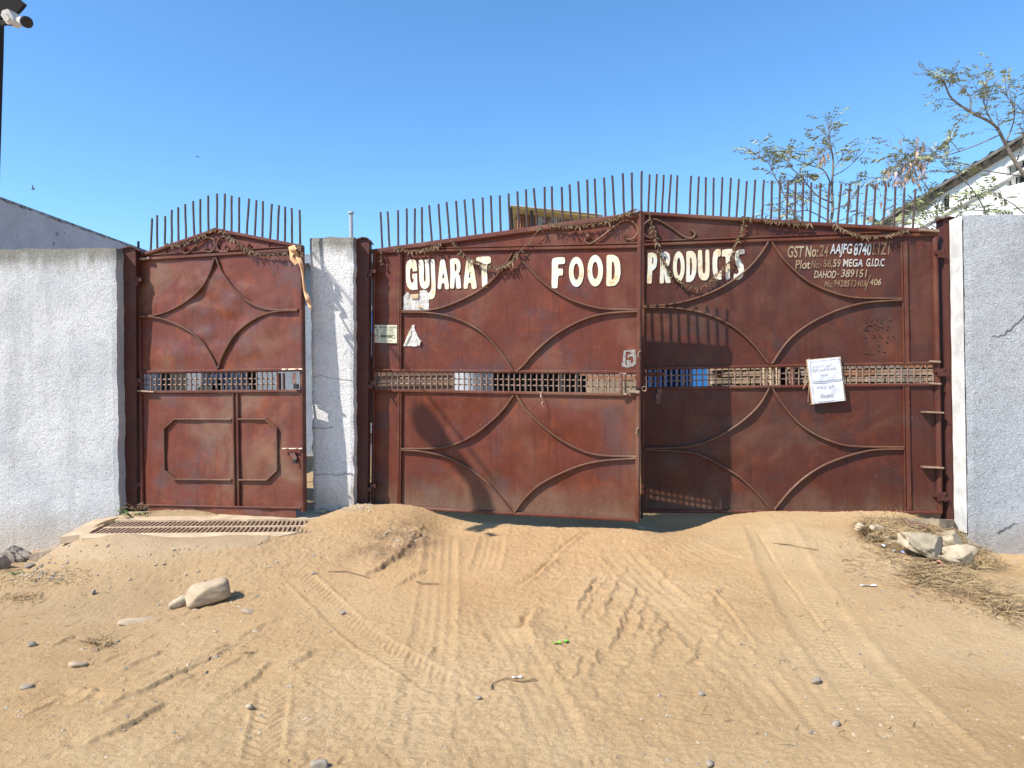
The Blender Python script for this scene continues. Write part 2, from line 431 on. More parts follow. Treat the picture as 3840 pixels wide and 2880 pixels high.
def rut(px, w, depth, side=0.0, wob=.35):
    poly = smooth_np(line_g(px)); sl, x, y, d, s, L = sd(poly, w*5)
    d = d + w*wob*2*pnoise(x*8, y*8, 41)
    ends = np.clip(np.minimum(s, L-s)/(.18*L+.02), 0, 1)
    br = np.clip(.75 + 1.3*pnoise(s*5, s*0+.3, 7), 0, 1.2)*ends
    depth *= .72; H[sl] += br*(-depth*np.exp(-(d/w)**2) + side*depth*.9*np.exp(-((d-1.9*w)/(1.2*w))**2))
def step(px, h, decay=.22, wob=.016):
    poly = smooth_np(line_g(px))
    if poly[-1][1] < poly[0][1]: poly = poly[::-1]
    sl, x, y, d, s, L = sd(poly, decay*3)
    d = d + wob*2*pnoise(x*9, y*9, 41) + wob*pnoise(x*30, y*30, 42)
    ends = np.clip(np.minimum(s, L-s)/(.06*L+.02), 0, 1)
    br = np.clip(.95 + 1.4*pnoise(s*4.5, s*0+.3, 7), .1, 1.2)*ends
    H[sl] += br*h*np.where(d > 0, np.exp(-d/decay), 1/(1+np.exp(np.clip(-d/.0035, -40, 40)))*2*(d > -.02))
    H[sl] -= br*h*.35*np.exp(-((d+.03)/.03)**2)
def tyre(px, w, depth, kind, fade=.6, pale=.5):
    poly = smooth_np(line_g(px)); sl, x, y, d, s, L = sd(poly, w)
    ends = np.clip(np.minimum(s, L-s)/(.1*L+.05), 0, 1)
    worn = np.clip(.62 + fade*1.5*pnoise(x*1.7, y*1.7, 51), 0, 1)*ends
    q = d/(w/2); inside = 1/(1+np.exp((np.abs(q)-1)*16))
    lug = .05
    if kind == 'lines':     # four ribs with small side lugs
        t = .55*np.cos(q*math.pi*4.0)*(np.abs(q) < .78) + .7*np.sign(np.sin(s/lug*2*math.pi*1.4))*(np.abs(q) > .72)*(np.abs(q) < 1.05)
    elif kind == 'lugs':    # slanting bar lugs
        t = .9*np.clip(np.sin((s + np.abs(d)*.9)/(lug*1.15)*2*math.pi)*1.8, -1, 1)*(np.abs(q) > .12)
    else:                   # small staggered blocks
        t = np.clip(1.6*np.sin(s/.046*2*math.pi + np.pi*np.round(q*3.2))*np.cos(q*math.pi*3.2), -1, 1)*(np.abs(q) < .55) - .25
    depth *= .62; H[sl] += (HS[sl] - H[sl])*inside*worn*.5; nz = .25*fbm(x*26, y*26, 71, 2); t = np.clip(t*(1-np.abs(nz)*1.2) + nz, -1.2, 1.2); H[sl] += worn*(inside*(-depth*.75 + depth*.62*t) + depth*.9*np.exp(-((np.abs(q)-1.12)/.16)**2))
    A_pale[sl] = np.maximum(A_pale[sl], pale*worn*inside)
# tyre tracks and ruts seen in the sand
tyre([(2868, 1945), (2945, 2110), (3040, 2290), (3190, 2500), (3400, 2720), (3560, 2870)], .40, .020, 'blocks', .25, .9)
tyre([(1660, 1990), (1648, 2130), (1630, 2330), (1600, 2560), (1545, 2860)], .26, .016, 'lines', .5, .35)
tyre([(1080, 2110), (1200, 2240), (1350, 2370), (1520, 2480), (1760, 2620)], .20, .016, 'lugs', .4, .35)
tyre([(2300, 2050), (2450, 2210), (2640, 2380), (2850, 2580), (3080, 2860)], .30, .014, 'lines', .5, .5)
tyre([(1030, 2560), (1010, 2680), (975, 2870)], .16, .018, 'lugs', .3, .2)
tyre([(1840, 2280), (1920, 2420), (2040, 2640), (2120, 2860)], .24, .012, 'lines', .6, .4)
tyre([(2560, 2030), (2680, 2080), (2780, 2110)], .25, .014, 'lines', .5, .5)
tyre([(1850, 2010), (1835, 2080), (1810, 2150)], .22, .018, 'lines', .2, .2)
tyre([(3300, 2560), (3500, 2740), (3640, 2870)], .22, .012, 'lines', .6, .3)
tyre([(2880, 2380), (3000, 2560), (3200, 2800)], .25, .012, 'lines', .6, .3)
step([(1585, 1995), (1530, 2060), (1460, 2110), (1400, 2150), (1350, 2165)], .026, .14)
step([(1600, 2140), (1540, 2170), (1470, 2205)], .015, .1)
rut([(1580, 1990), (1550, 2045)], .025, .03, 1)
step([(890, 2420), (780, 2475), (640, 2540), (520, 2600), (380, 2665)], .017, .12)
step([(640, 2640), (560, 2680), (480, 2725), (380, 2775), (300, 2805)], .018, .12)
step([(270, 2815), (160, 2850), (60, 2870)], .017, .12)
step([(780, 2640), (930, 2565), (1010, 2480)], .012, .1)
rut([(560, 2580), (450, 2600), (250, 2590), (120, 2650)], .02, .025, 1, .6)
step([(2240, 2160), (2200, 2230), (2155, 2310)], .018, .06)
step([(2400, 2190), (2370, 2260), (2330, 2350), (2285, 2460)], .016, .06)
step([(2270, 2170), (2215, 2260), (2180, 2340)], .010, .05)
step([(2325, 2175), (2280, 2270), (2250, 2340)], .012, .05)
step([(2425, 2230), (2400, 2320), (2370, 2400)], .012, .05)
step([(2500, 2330), (2470, 2400), (2440, 2480)], .012, .05)
step([(2470, 2290), (2430, 2380), (2410, 2450)], .008, .05)
rut([(1995, 2270), (1965, 2330), (1955, 2370)], .025, .03, 1)
rut([(2090, 2080), (2010, 2150), (1920, 2210)], .022, .03, 1)
rut([(2200, 1985), (2120, 2040), (2060, 2100)], .02, .025, 1)
rut([(2830, 1975), (2920, 2130), (3050, 2310), (3180, 2470), (3300, 2640)], .012, .018, 0, .3)
rut([(2640, 2200), (2760, 2330), (2860, 2480)], .014, .014, 1)
rut([(2185, 2830), (2195, 2880)], .014, .03, 1); rut([(2220, 2830), (2235, 2880)], .014, .03, 1); rut([(2255, 2835), (2270, 2880)], .014, .03, 1)
for i in range(16):
    a = random.uniform(60, 900); b_ = random.uniform(2380, 2840); l = random.uniform(60, 200)
    step([(a+l, b_-l*.45), (a+l*.5, b_-l*.22), (a, b_)], random.uniform(.008, .018), .08)
for i in range(26):
    a = random.uniform(100, 1100); b_ = random.uniform(2250, 2820); l = random.uniform(40, 170)
    rut([(a, b_), (a+l*.5, b_-l*.2), (a+l, b_-l*.42)], random.uniform(.010, .02), random.uniform(.008, .02), 1, .6)
for i in range(14):
    a = random.uniform(1350, 2700); b_ = random.uniform(2080, 2600); l = random.uniform(40, 130)
    step([(a+l*.5, b_-l), (a+l*.3, b_-l*.5), (a, b_)], random.uniform(.006, .014), .06)
for i in range(36):
    a = random.uniform(1300, 3700); b_ = random.uniform(2100, 2850); l = random.uniform(30, 140); k = random.uniform(-1, 1)
    rut([(a, b_), (a+l*.5, b_+k*l*.25), (a+l, b_+k*l*.4)], random.uniform(.010, .018), random.uniform(.006, .016), random.choice([0, 1]), .7)
# mound by the pillar: rough dark flank on its gate side
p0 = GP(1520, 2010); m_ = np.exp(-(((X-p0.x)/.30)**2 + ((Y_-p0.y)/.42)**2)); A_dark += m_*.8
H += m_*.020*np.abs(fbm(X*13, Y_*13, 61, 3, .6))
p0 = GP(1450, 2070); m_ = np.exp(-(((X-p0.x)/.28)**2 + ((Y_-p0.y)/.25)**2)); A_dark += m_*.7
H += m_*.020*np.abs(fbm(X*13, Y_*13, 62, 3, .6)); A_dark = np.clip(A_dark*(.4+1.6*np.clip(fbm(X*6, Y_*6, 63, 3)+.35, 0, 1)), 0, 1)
# small heap
p0 = GP(1990, 2380); H += .035*np.exp(-((X-p0.x)**2 + (Y_-p0.y)**2)/.012)
# drain pit under the grate
GR = [PY(452, 1938, 6.86), PY(1145, 1958, 6.72), PY(1062, 2012, 6.17), PY(338, 2010, 6.22)]
zg = sum(p.z for p in GR)/4
gx0, gx1 = GR[3].x + .02, GR[2].x + .55; gy0, gy1 = 6.22, 6.80
inn = (X > GR[3].x + (Y_-6.22)*0 + .03) & (X < GR[1].x+.05) & (Y_ > gy0+.02) & (Y_ < gy1-.02)
outp = (X > GR[3].x-.12) & (X < GR[2].x+.10) & (Y_ > gy0-.10) & (Y_ < gy1+.12)
H = np.where(outp & (X < GR[1].x - .05), np.minimum(H, zg-.006), H)
H = np.where(inn, zg-.32, H)
orange = np.exp(-((X+.2)/1.9)**2 - ((Y_-5.9)/1.5)**2); grey = np.clip((-X-1.0)/1.6, 0, 1)*np.clip((Y_-3.6)/1.6, 0, 1)
G = np.stack([A_pale, orange, grey, A_dark], -1)
nr, nc = X.shape
me = bpy.data.meshes.new('ground')
me.vertices.add(nr*nc); me.vertices.foreach_set('co', np.stack([X, Y_, H], -1).astype(np.float32).ravel())
idx = np.arange(nr*nc).reshape(nr, nc)
q = np.stack([idx[:-1, :-1], idx[:-1, 1:], idx[1:, 1:], idx[1:, :-1]], -1).reshape(-1, 4)
me.loops.add(q.size); me.loops.foreach_set('vertex_index', q.ravel().astype(np.int32))
me.polygons.add(len(q)); me.polygons.foreach_set('loop_start', np.arange(0, q.size, 4, dtype=np.int32))
me.polygons.foreach_set('loop_total', np.full(len(q), 4, np.int32))
me.polygons.foreach_set('use_smooth', np.ones(len(q), bool))
at2 = me.attributes.new('paved', 'FLOAT', 'POINT'); at2.data.foreach_set('value', paved.astype(np.float32).ravel())
at = me.attributes.new('soil', 'FLOAT_COLOR', 'POINT'); at.data.foreach_set('color', G.reshape(-1, 4).astype(np.float32).ravel())
me.update(calc_edges=True)
m, nt, b = newmat('sandy_soil'); v = coords(nt)
a_ = N(nt, 'ShaderNodeAttribute', attribute_name='soil'); sp = N(nt, 'ShaderNodeSeparateColor'); nt.links.new(a_.outputs['Color'], sp.inputs[0])
c = ramp(nt, noise(nt, v, 1.1, 6, .62), [(.30, (.490, .315, .155)), (.55, (.560, .378, .198)), (.75, (.615, .435, .240))])
c = mix(nt, math_(nt, 'MULTIPLY', mask(nt, noise(nt, v, .55, 5, .6, .5), .48, .66), .55), c, (.60, .435, .255))
c = mix(nt, math_(nt, 'MULTIPLY', mask(nt, noise(nt, v, 2.2, 6, .68, .8), .54, .70), .36), c, (.43, .27, .135))
c = mix(nt, math_(nt, 'MULTIPLY', mask(nt, noise(nt, v, 18, 5, .72), .55, .70), .34), c, (.40, .26, .135))
c = mix(nt, math_(nt, 'MULTIPLY', sp.outputs[1], 0.6), c, (.565, .335, .160))
c = mix(nt, math_(nt, 'MULTIPLY', sp.outputs[2], .62), c, (.385, .265, .15))
c = mix(nt, math_(nt, 'MULTIPLY', mask(nt, noise(nt, v, 7, 6, .7), .52, .75), .35), c, (.40, .235, .115))
c = mix(nt, math_(nt, 'MULTIPLY', sp.outputs[0], .55), c, (.58, .405, .22))
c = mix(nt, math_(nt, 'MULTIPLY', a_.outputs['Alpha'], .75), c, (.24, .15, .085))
c = mix(nt, math_(nt, 'MULTIPLY', mask(nt, noise(nt, v, 90, 4, .75), .57, .70), .6), c, (.27, .165, .09))
c = mix(nt, math_(nt, 'MULTIPLY', mask(nt, noise(nt, v, 260, 2, .6), .66, .74), .5), c, (.66, .52, .36))
nt.links.new(c, b.inputs['Base Color']); b.inputs['Roughness'].default_value = .95; b.inputs['Specular IOR Level'].default_value = .1
a2 = N(nt, 'ShaderNodeAttribute', attribute_name='paved')
pc = ramp(nt, noise(nt, v, 4, 6, .65), [(.3, (.42, .30, .18)), (.7, (.53, .39, .245))])
c = mix(nt, math_(nt, 'MULTIPLY', a2.outputs['Fac'], .85), c, pc)
nt.links.new(c, b.inputs['Base Color'])
b1 = bump(nt, b, noise(nt, v, 42, 5, .72), .8, .016)
bump(nt, b, noise(nt, v, 150, 4, .7), 1.0, .012, b1)
me.materials.append(m)
ground = bpy.data.objects.new('ground', me); COL.objects.link(ground); ground['kind'] = 'structure'
ground['label'] = 'dry sandy yard with tyre tracks in front of the gates'
M_soil = m
from mathutils.bvhtree import BVHTree
def hz(x, y):
    j = min(max(np.searchsorted(gx, x), 1), nc-1); i = min(max(np.searchsorted(gy, y), 1), nr-1)
    return float(H[i, j])
def GH(px, py):
    p = GP(px, py); return Vector((p.x, p.y, hz(p.x, p.y)))
# ------------------------------------------------------------------ walls, pillar, posts
def wall_slab(name, pl, TL, TR, BR, BL, thick, nu, nv, amp, mat, edge=.006, seed=1):
    """plastered masonry: a slightly uneven front on the plane, real thickness behind it"""
    mb = MB(); c = [Vector(pl.uv(*p)) for p in (TL, TR, BR, BL)]
    vs = []
    for i in range(nv+1):
        for j in range(nu+1):
            s, t = j/nu, i/nv
            p = (c[0]*(1-s) + c[1]*s)*(1-t) + (c[3]*(1-s) + c[2]*s)*t
            e = edge if (i in (0, nv) or j in (0, nu)) else 0
            du = e*2*float(pnoise(p.x*9, p.y*9, seed)); dv = e*2*float(pnoise(p.x*7+5, p.y*9, seed+1))
            off = amp*float(fbm(p.x*2.2, p.y*2.2, seed+2, 3)) - (.008 if e else 0)
            vs.append(pl.at(p.x+du, p.y+dv, off))
    n = len(vs); k = nu+1
    fs = [(i*k+j, (i+1)*k+j, (i+1)*k+j+1, i*k+j+1) for i in range(nv) for j in range(nu)]
    rim = [j for j in range(k)] + [i*k+nu for i in range(1, nv+1)] + [nv*k+j for j in range(nu-1, -1, -1)] + [i*k for i in range(nv-1, 0, -1)]
    back = [Vector(vs[i]) - pl.n*thick for i in rim]
    L = len(rim)
    fs += [(rim[i], rim[(i+1) % L], n+(i+1) % L, n+i) for i in range(L)]
    fs.append(tuple(n+i for i in reversed(range(L))))
    mb.add(vs + back, fs)
    o = mb.build(name, mat, origin=pl.P((TL[0]+TR[0])/2, BL[1] if BL[1] < 2200 else 2060))
    return o
zl = PL_W.P(300, 935).z; zp = PL_P.P(1240, 890).z; zr = PL_RW.P(3740, 800).z
M_plw = plaster_mat('whitewashed_plaster', (.64, .635, .62), (.51, .515, .52), zl-.16, .05, .45, .8, -.05)
M_plp = plaster_mat('pillar_plaster', (.77, .75, .725), (.65, .635, .62), zp-.18, 0, .30, .8, .25)
M_plr = plaster_mat('bluish_plaster', (.51, .525, .54), (.41, .425, .44), None, .18, .5, 1.1, -.1)
tag(wall_slab('plaster_wall', PL_W, (-1400, 956), (433, 928), (447, 2110), (-1400, 2260), .30, 110, 44, .010, M_plw, .008, 3),
    'white rough plaster wall left of the small gate', 'wall')
tag(wall_slab('gate_pillar', PL_P, (1161, 890), (1324, 886), (1326, 2020), (1176, 2020), .16, 14, 60, .010, M_plp, .011, 13),
    'narrow cracked whitewashed pillar between the small gate and the double gate', 'pillar')
wr = tag(wall_slab('plaster_wall', PL_RW, (3616, 806), (5400, 770), (5400, 2230), (3636, 2230), .34, 80, 44, .016, M_plr, .008, 23),
    'bluish rough plaster wall right of the double gate', 'wall')
# wall's gate end, its sunlit brightness put into a paler colour, and hairline cracks
M_white = simple('sunlit_end_white', (.66, .65, .62), .9, 0, .30, 7, .8, 50)
mb = MB()
A = [PL_RW.P(3615 + (3635-3615)*i/24 - 1.5, 808 + (2000-808)*i/24, -.004) for i in range(25)]
vs = []
for i, p in enumerate(A):
    q = p - PL_RW.n*.20; vs += [p - PL_RW.u*.016, q - PL_RW.u*(.016 + .004*random.random())]
mb.add(vs, [(2*i, 2*i+1, 2*i+3, 2*i+2) for i in range(24)])
o = mb.build('sunlit_end_band', M_white, origin=wr['base_at']); o.parent = wr; o.location = (0, 0, 0); o['label'] = 'gate end of the wall, sunlit brightness put into its white'
M_crack = simple('crack_shadow', (.12, .11, .10), .95)
def crack(parent, pl, pts, w=.0028):
    mb = MB(); l = []
    for (x0, y0), (x1, y1) in zip(pts[:-1], pts[1:]):
        for k in range(5):
            t = k/5; l.append((x0+(x1-x0)*t + random.uniform(-2, 2), y0+(y1-y0)*t + random.uniform(-4, 4)))
    l.append(pts[-1])
    mb.bar(pl, [pl.uv(*p) for p in l], w, -.02, .0065)
    o = mb.build('crack', M_crack, origin=parent['base_at']); o.parent = parent; o.location = (0, 0, 0)
pil = bpy.data.objects['gate_pillar']; wl = bpy.data.objects['plaster_wall']
crack(pil, PL_P, [(1176, 1415), (1200, 1411), (1222, 1409), (1245, 1421), (1320, 1426)])
crack(pil, PL_P, [(1178, 1779), (1210, 1777), (1260, 1780), (1322, 1776)])
crack(pil, PL_P, [(1173, 1604), (1200, 1607), (1250, 1603)], .003)
crack(wr, PL_RW, [(3840, 1185), (3800, 1222), (3760, 1255), (3720, 1262)])
crack(wr, PL_RW, [(3840, 1955), (3790, 1970), (3740, 1998)])
M_post_edge = M_post
def steel_post(px0, px1, y0, y1, pl, off, depth, capx, label, ragged_left=True, hinges=(), hx=0, tilt=0, ground_y=None):
    a = pl.P(px0, y1, off)
    r = thing('gate_post', a, label, 'gate post')
    mb = MB()
    k = 30; vs = []
    def ed(x, y, j): return x
    f = [pl.P(px0, y0, off), pl.P(px0+tilt, y1, off), pl.P(px1+tilt, y1, off), pl.P(px1, y0, off)]
    mb.hexa(f, [p - pl.n*depth for p in f])
    mb.build('column', M_post, r)
    mb = MB()          # bent cap plate
    l = [pl.P(px0-capx, y0+2, off+.02), pl.P((px0+px1)/2, y0-7, off+.02), pl.P(px1-6, y0-4, off+.02), pl.P(px1+capx, y0+10, off+.02)]
    l2 = [p - pl.n*(depth+.04) for p in l]
    th = Vector((0, 0, .006))
    for i in range(3):
        mb.hexa([l[i]-th, l[i+1]-th, l[i+1]+th, l[i]+th], [l2[i]-th, l2[i+1]-th, l2[i+1]+th, l2[i]+th])
    mb.build('cap_plate', M_post, r)
    return r
def hinge(parent, pl, x0, x1, y, off, flip=False):
    """gudgeon lug on the post and strap on the leaf, one above the other"""
    mb = MB()
    def blk(xa, xb, ya, yb, o0, o1):
        f = [pl.P(xa, ya, o1), pl.P(xa, yb, o1), pl.P(xb, yb, o1), pl.P(xb, ya, o1)]
        mb.hexa(f, [p - pl.n*(o1-o0) for p in f])
    if not flip:
        blk(x0, x1-2, y+13, y+28, off-.035, off+.035); blk(x0+12, x1+12, y, y+13.5, off-.03, off+.03)
    else:
        blk(x0, x1, y+14, y+28, off-.035, off+.035); blk(x0-10, x1-14, y, y+14.5, off-.03, off+.03)
    p = pl.P((x0+x1)/2 + 5, y-5, off); q_ = pl.P((x0+x1)/2 + 5, y+33, off)
    mb.tube([p, q_], .014, 8)
    mb.build('hinge', M_post, parent)
r = steel_post(463, 508, 931, 1930, PL_W, -.13, .12, 14, 'brown steel post on the end of the left white wall', tilt=6)
for y in (1042, 1420, 1810): hinge(r, PL_W, 500, 517, y, -.15)
r = steel_post(1334, 1384, 897, 1890, PL_P, -.125, .12, 4, 'brown steel post on the right side of the narrow pillar', tilt=-6)
for y in (1010, 1430, 1815): hinge(r, PL_P, 1376, 1396, y, -.16)
r = steel_post(3538, 3586, 820, 1965, PL_RW, -.215, .13, 12, 'brown steel post beside the white band of the right wall', tilt=20)
for y in (938, 1382, 1850): hinge(r, PL_RW, 3518, 3546+int((y-900)/80), y, -.22, True)
# ragged plaster lip where the render laps over the posts
def lip(parent, pl, off, pts, w):
    mb = MB(); uvs = []
    l = smooth_line([(x, y, 0) for x, y in pts], 10)
    L = []; R_ = []
    for i, p in enumerate(l):
        e = float(pnoise(p.y*.045, p.x*.01, 77))*5 + random.uniform(-1.6, 1.6)
        L.append(pl.P(p.x - w, p.y, off)); R_.append(pl.P(p.x + e, p.y, off))
    vs = []
    for a, b_ in zip(L, R_): vs += [a, b_, b_ - pl.n*.05, a - pl.n*.05]
    fs = []
    for i in range(len(L)-1):
        a, b_ = 4*i, 4*i+4
        fs += [(a, b_, b_+1, a+1), (a+1, b_+1, b_+2, a+2), (a+3, a+2, b_+2, b_+3)]
    mb.add(vs, fs)
    o = mb.build('plaster_lip', M_lip, origin=parent['base_at']); o.parent = parent; o.location = (0, 0, 0)
M_lip = plaster_mat('lip_plaster', (.58, .56, .54), (.48, .46, .44))
lip(wl, PL_W, -.118, [(459, 935), (461, 1200), (463, 1600), (466, 1925)], 14)
lip(pil, PL_P, -.112, [(1333, 900), (1335, 1200), (1336, 1500), (1337, 1700), (1338, 1890)], 8)
lip(wr, PL_RW, -.200, [(3587, 815), (3590, 1000), (3590, 1300), (3594, 1550), (3601, 1800), (3606, 1975)], -10)

# ------------------------------------------------------------------ gates
def lerp(a, b, t): return a + (b-a)*t
def panel(parent, pl, TL, TR, BR, BL, mat, amp=.002, off=0.0, nu=30, nv=24, freq=1.6, seed=1, name='sheet_panel'):
    mb = MB(); vs = []
    for i in range(nv+1):
        for j in range(nu+1):
            s, t = j/nu, i/nv
            px = lerp(lerp(TL[0], TR[0], s), lerp(BL[0], BR[0], s), t); py = lerp(lerp(TL[1], TR[1], s), lerp(BL[1], BR[1], s), t)
            u, v_ = pl.uv(px, py)
            w = min(1, 5*min(s, 1-s, t, 1-t) + .15)
            vs.append(pl.at(u, v_, off + amp*w*float(fbm(u*freq, v_*freq*1.2, seed, 3))*2))
    k = nu+1; n = len(vs)
    fs = [(i*k+j, (i+1)*k+j, (i+1)*k+j+1, i*k+j+1) for i in range(nv) for j in range(nu)]
    vs += [Vector(p) - pl.n*.003 for p in vs]
    fs += [tuple(n+a for a in reversed(f)) for f in fs]
    mb.add(vs, fs)
    return mb.build(name, mat, parent, smooth=True)
def rail(parent, pl, pts, wpx, o0, o1, mat, name='rail', closed=False, smooth_=0):
    mb = MB()
    if smooth_: pts = [(p.x, p.y) for p in smooth_line([(x, y, 0) for x, y in pts], smooth_)]
    w = wpx*7/F
    mb.bar(pl, [pl.uv(*p) for p in pts], w, o0, o1, closed=closed)
    return mb.build(name, mat, parent)
def arc(parent, pl, pts, mat, wpx=6.5, o1=.034):
    o = rail(parent, pl, pts, wpx, -.002, o1, M_arc, 'curved_bar', smooth_=5); return o
def spikes(parent, pl, lst, off=-.012, r=.0108):
    for (x0, y0), (x1, y1) in lst:
        mb = MB(); k = 4
        pts = [pl.P(lerp(x1, x0, t) + (1-abs(2*t-1))*random.uniform(-1.2, 1.2), lerp(y1+10, y0, t), off) for t in (0, .35, .7, .93, 1)]
        mb.tube(pts, r, 7); mb.build('spike', M_rod, parent, smooth=False)
def grille(parent, pl, xs, top, bot, skip=(), off=-.008):
    """top, bot: functions px -> py"""
    for x in xs:
        if any(a < x < b for a, b in skip): continue
        mb = MB(); mb.tube([pl.P(x-random.uniform(-.8, .8), top(x)-4, off+.007), pl.P(x+random.uniform(-.8, .8), bot(x)+4, off+.007)], .0075, 6)
        mb.build('grille_bar', M_grille, parent)
    for f in (.335, .665):
        x0, x1 = xs[0]-12, xs[-1]+12; mb = MB()
        mb.tube([pl.P(lerp(x0, x1, t), lerp(top(lerp(x0, x1, t)), bot(lerp(x0, x1, t)), f), off-.009) for t in (0, .25, .5, .75, 1)], .0075, 6)
        mb.build('grille_bar', M_grille, parent)
def lin(x0, y0, x1, y1): return lambda x: y0 + (y1-y0)*(x-x0)/(x1-x0)
def flower(mb, c, pl, r=.018):
    for k in range(6):
        a = k*math.pi/3; p = c + (pl.u*math.cos(a) + pl.v*math.sin(a))*r*.75
        mb.tube([p - pl.n*.008, p + pl.n*.002, p + pl.n*.008], [r*.45, r*.5, r*.2], 6)
    mb.tube([c - pl.n*.008, c + pl.n*.014], r*.4, 6)
def scroll(parent, pl, pts, flowers, off=.016, r=.0098):
    mb = MB(); l = smooth_line([(x, y, 0) for x, y in pts], 6)
    mb.tube([pl.P(p.x, p.y, off) for p in l], r, 7)
    o = mb.build('scroll', M_arc, parent, smooth=True)
    for f in flowers:
        mb = MB(); flower(mb, pl.P(*f, off+.004), pl); mb.build('rosette', M_frame, o)

# ---- small gate
sg = thing('pedestrian_gate', PL_S.P(830, 1945), 'small maroon gate with octagon panel and low pointed top at the left', 'gate')
P = PL_S
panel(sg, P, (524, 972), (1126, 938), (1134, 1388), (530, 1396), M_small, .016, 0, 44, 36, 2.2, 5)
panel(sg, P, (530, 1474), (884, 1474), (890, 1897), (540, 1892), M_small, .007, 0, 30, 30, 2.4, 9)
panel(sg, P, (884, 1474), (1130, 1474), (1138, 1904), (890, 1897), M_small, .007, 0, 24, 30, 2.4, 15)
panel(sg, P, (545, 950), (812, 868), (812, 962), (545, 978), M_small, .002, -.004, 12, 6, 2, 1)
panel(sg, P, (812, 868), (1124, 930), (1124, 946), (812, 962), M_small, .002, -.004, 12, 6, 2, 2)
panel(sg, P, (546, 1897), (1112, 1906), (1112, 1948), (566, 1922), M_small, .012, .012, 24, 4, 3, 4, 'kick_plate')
rail(sg, P, [(522, 960), (538, 1898)], 14, -.02, .028, M_frame, 'stile')
rail(sg, P, [(1131, 925), (1140, 1918)], 16, -.02, .030, M_frame, 'stile')
rail(sg, P, [(516, 966), (812, 864), (1136, 928)], 15, -.018, .030, M_frame, 'gable_rail')
rail(sg, P, [(530, 975), (1124, 938)], 13, -.018, .026, M_frame)
rail(sg, P, [(540, 958), (1124, 924)], 5, -.01, .016, M_frame)
rail(sg, P, [(622, 928), (622, 950)], 8, -.01, .012, M_frame, 'strut'); rail(sg, P, [(1008, 910), (1008, 930)], 8, -.01, .012, M_frame, 'strut')
rail(sg, P, [(526, 1396), (1134, 1386)], 13, -.018, .026, M_frame)
rail(sg, P, [(524, 1471), (1136, 1467)], 12, -.018, .028, M_frame)
rail(sg, P, [(541, 1893), (1132, 1905)], 7, -.018, .030, M_frame)
rail(sg, P, [(877, 1476), (883, 1894)], 9, -.004, .022, M_frame, 'stile'); rail(sg, P, [(895, 1476), (901, 1895)], 7, -.004, .030, M_frame, 'stile')
arc(sg, P, C1([(1402, 532), (1365, 640), (1310, 730), (1230, 805), (1130, 865), (1020, 903), (905, 910)]), M_frame)
arc(sg, P, C1([(1410, 532), (1440, 610), (1490, 690), (1550, 760), (1640, 830), (1760, 868), (1937, 869)]), M_frame)
arc(sg, P, C1([(905, 915), (1010, 918), (1110, 944), (1230, 1002), (1310, 1068), (1370, 1152), (1418, 1250)]), M_frame)
arc(sg, P, C1([(1937, 875), (1840, 876), (1740, 893), (1640, 940), (1540, 1020), (1480, 1110), (1440, 1190), (1424, 1250)]), M_frame)
rail(sg, P, C5([(1507, 472), (1140, 470), (1072, 530), (1077, 800), (1140, 859), (1507, 863)]), 6, -.002, .030, M_arc, 'octagon_bar')
rail(sg, P, C5([(1552, 470), (1727, 470), (1800, 532), (1802, 800), (1737, 863), (1552, 863)]), 6, -.002, .030, M_arc, 'octagon_bar')
xs = [528 + 18.95*i for i in range(28)]
grille(sg, P, xs, lin(528, 1403, 1045, 1398), lin(528, 1464, 1045, 1462), off=-.004)
rail(sg, P, [(1046, 1399), (1047, 1462)], 8, -.02, .02, M_frame, 'latch_frame'); rail(sg, P, [(1066, 1400), (1067, 1460)], 6, .0, .024, M_frame, 'latch_frame')
spikes(sg, P, [(C1([a])[0], C1([b_])[0]) for a, b_ in
  [((985,275),(975,488)),((1018,255),(1020,465)),((1070,260),(1068,455)),((1113,220),(1112,430)),((1155,203),(1157,420)),((1200,183),(1206,405)),((1251,163),(1260,385)),((1298,150),(1300,370)),((1349,128),(1352,345)),((1406,115),(1406,340)),((1457,115),(1452,345)),((1501,128),(1500,358)),((1550,138),(1548,372)),((1614,147),(1598,382)),((1662,157),(1650,395)),((1704,163),(1700,405)),((1762,182),(1748,418)),((1808,190),(1798,428)),((1848,200),(1846,435)),((1890,208),(1893,445)),((1942,220),(1946,440))]])
scroll(sg, P, C1([(1205, 462), (1185, 470), (1183, 490), (1200, 502), (1230, 490), (1290, 435), (1330, 405), (1365, 402), (1390, 420), (1397, 455), (1380, 485), (1350, 492), (1335, 480)]), C1([(1198, 470), (1340, 474)]))
scroll(sg, P, C1([(1450, 492), (1475, 490), (1478, 470), (1450, 493), (1420, 485), (1405, 450), (1420, 410), (1455, 393), (1500, 402), (1545, 432), (1585, 470), (1612, 476), (1625, 462)]), C1([(1464, 462), (1612, 450)]))
def bolt(parent, pl, x0, x1, y, off, tilt=0, r=.010):
    mb = MB(); mb.tube([pl.P(x0, y, off), pl.P(x1, y-tilt, off)], r, 8)
    o = mb.build('bolt', M_worn, parent)
    for t in (.25, .75):
        mb = MB(); c = pl.P(lerp(x0, x1, t), y - tilt*t, off); mb.tube([c - pl.u*.012, c + pl.u*.012], r*1.6, 8); mb.build('keeper', M_brown, o)
    return o
bolt(sg, P, 1058, 1134, 1386, .045, 1); bolt(sg, P, 1060, 1134, 1683, .042, 0)
def hasp(parent, pl, pts, o0, o1, slot=None):
    mb = MB(); mb.poly(pts, [slot] if slot else [], lambda x, y, t: pl.P(x, -y, o1 if t == 0 else o0), thick=1)
    return mb.build('hasp', M_brown, parent)
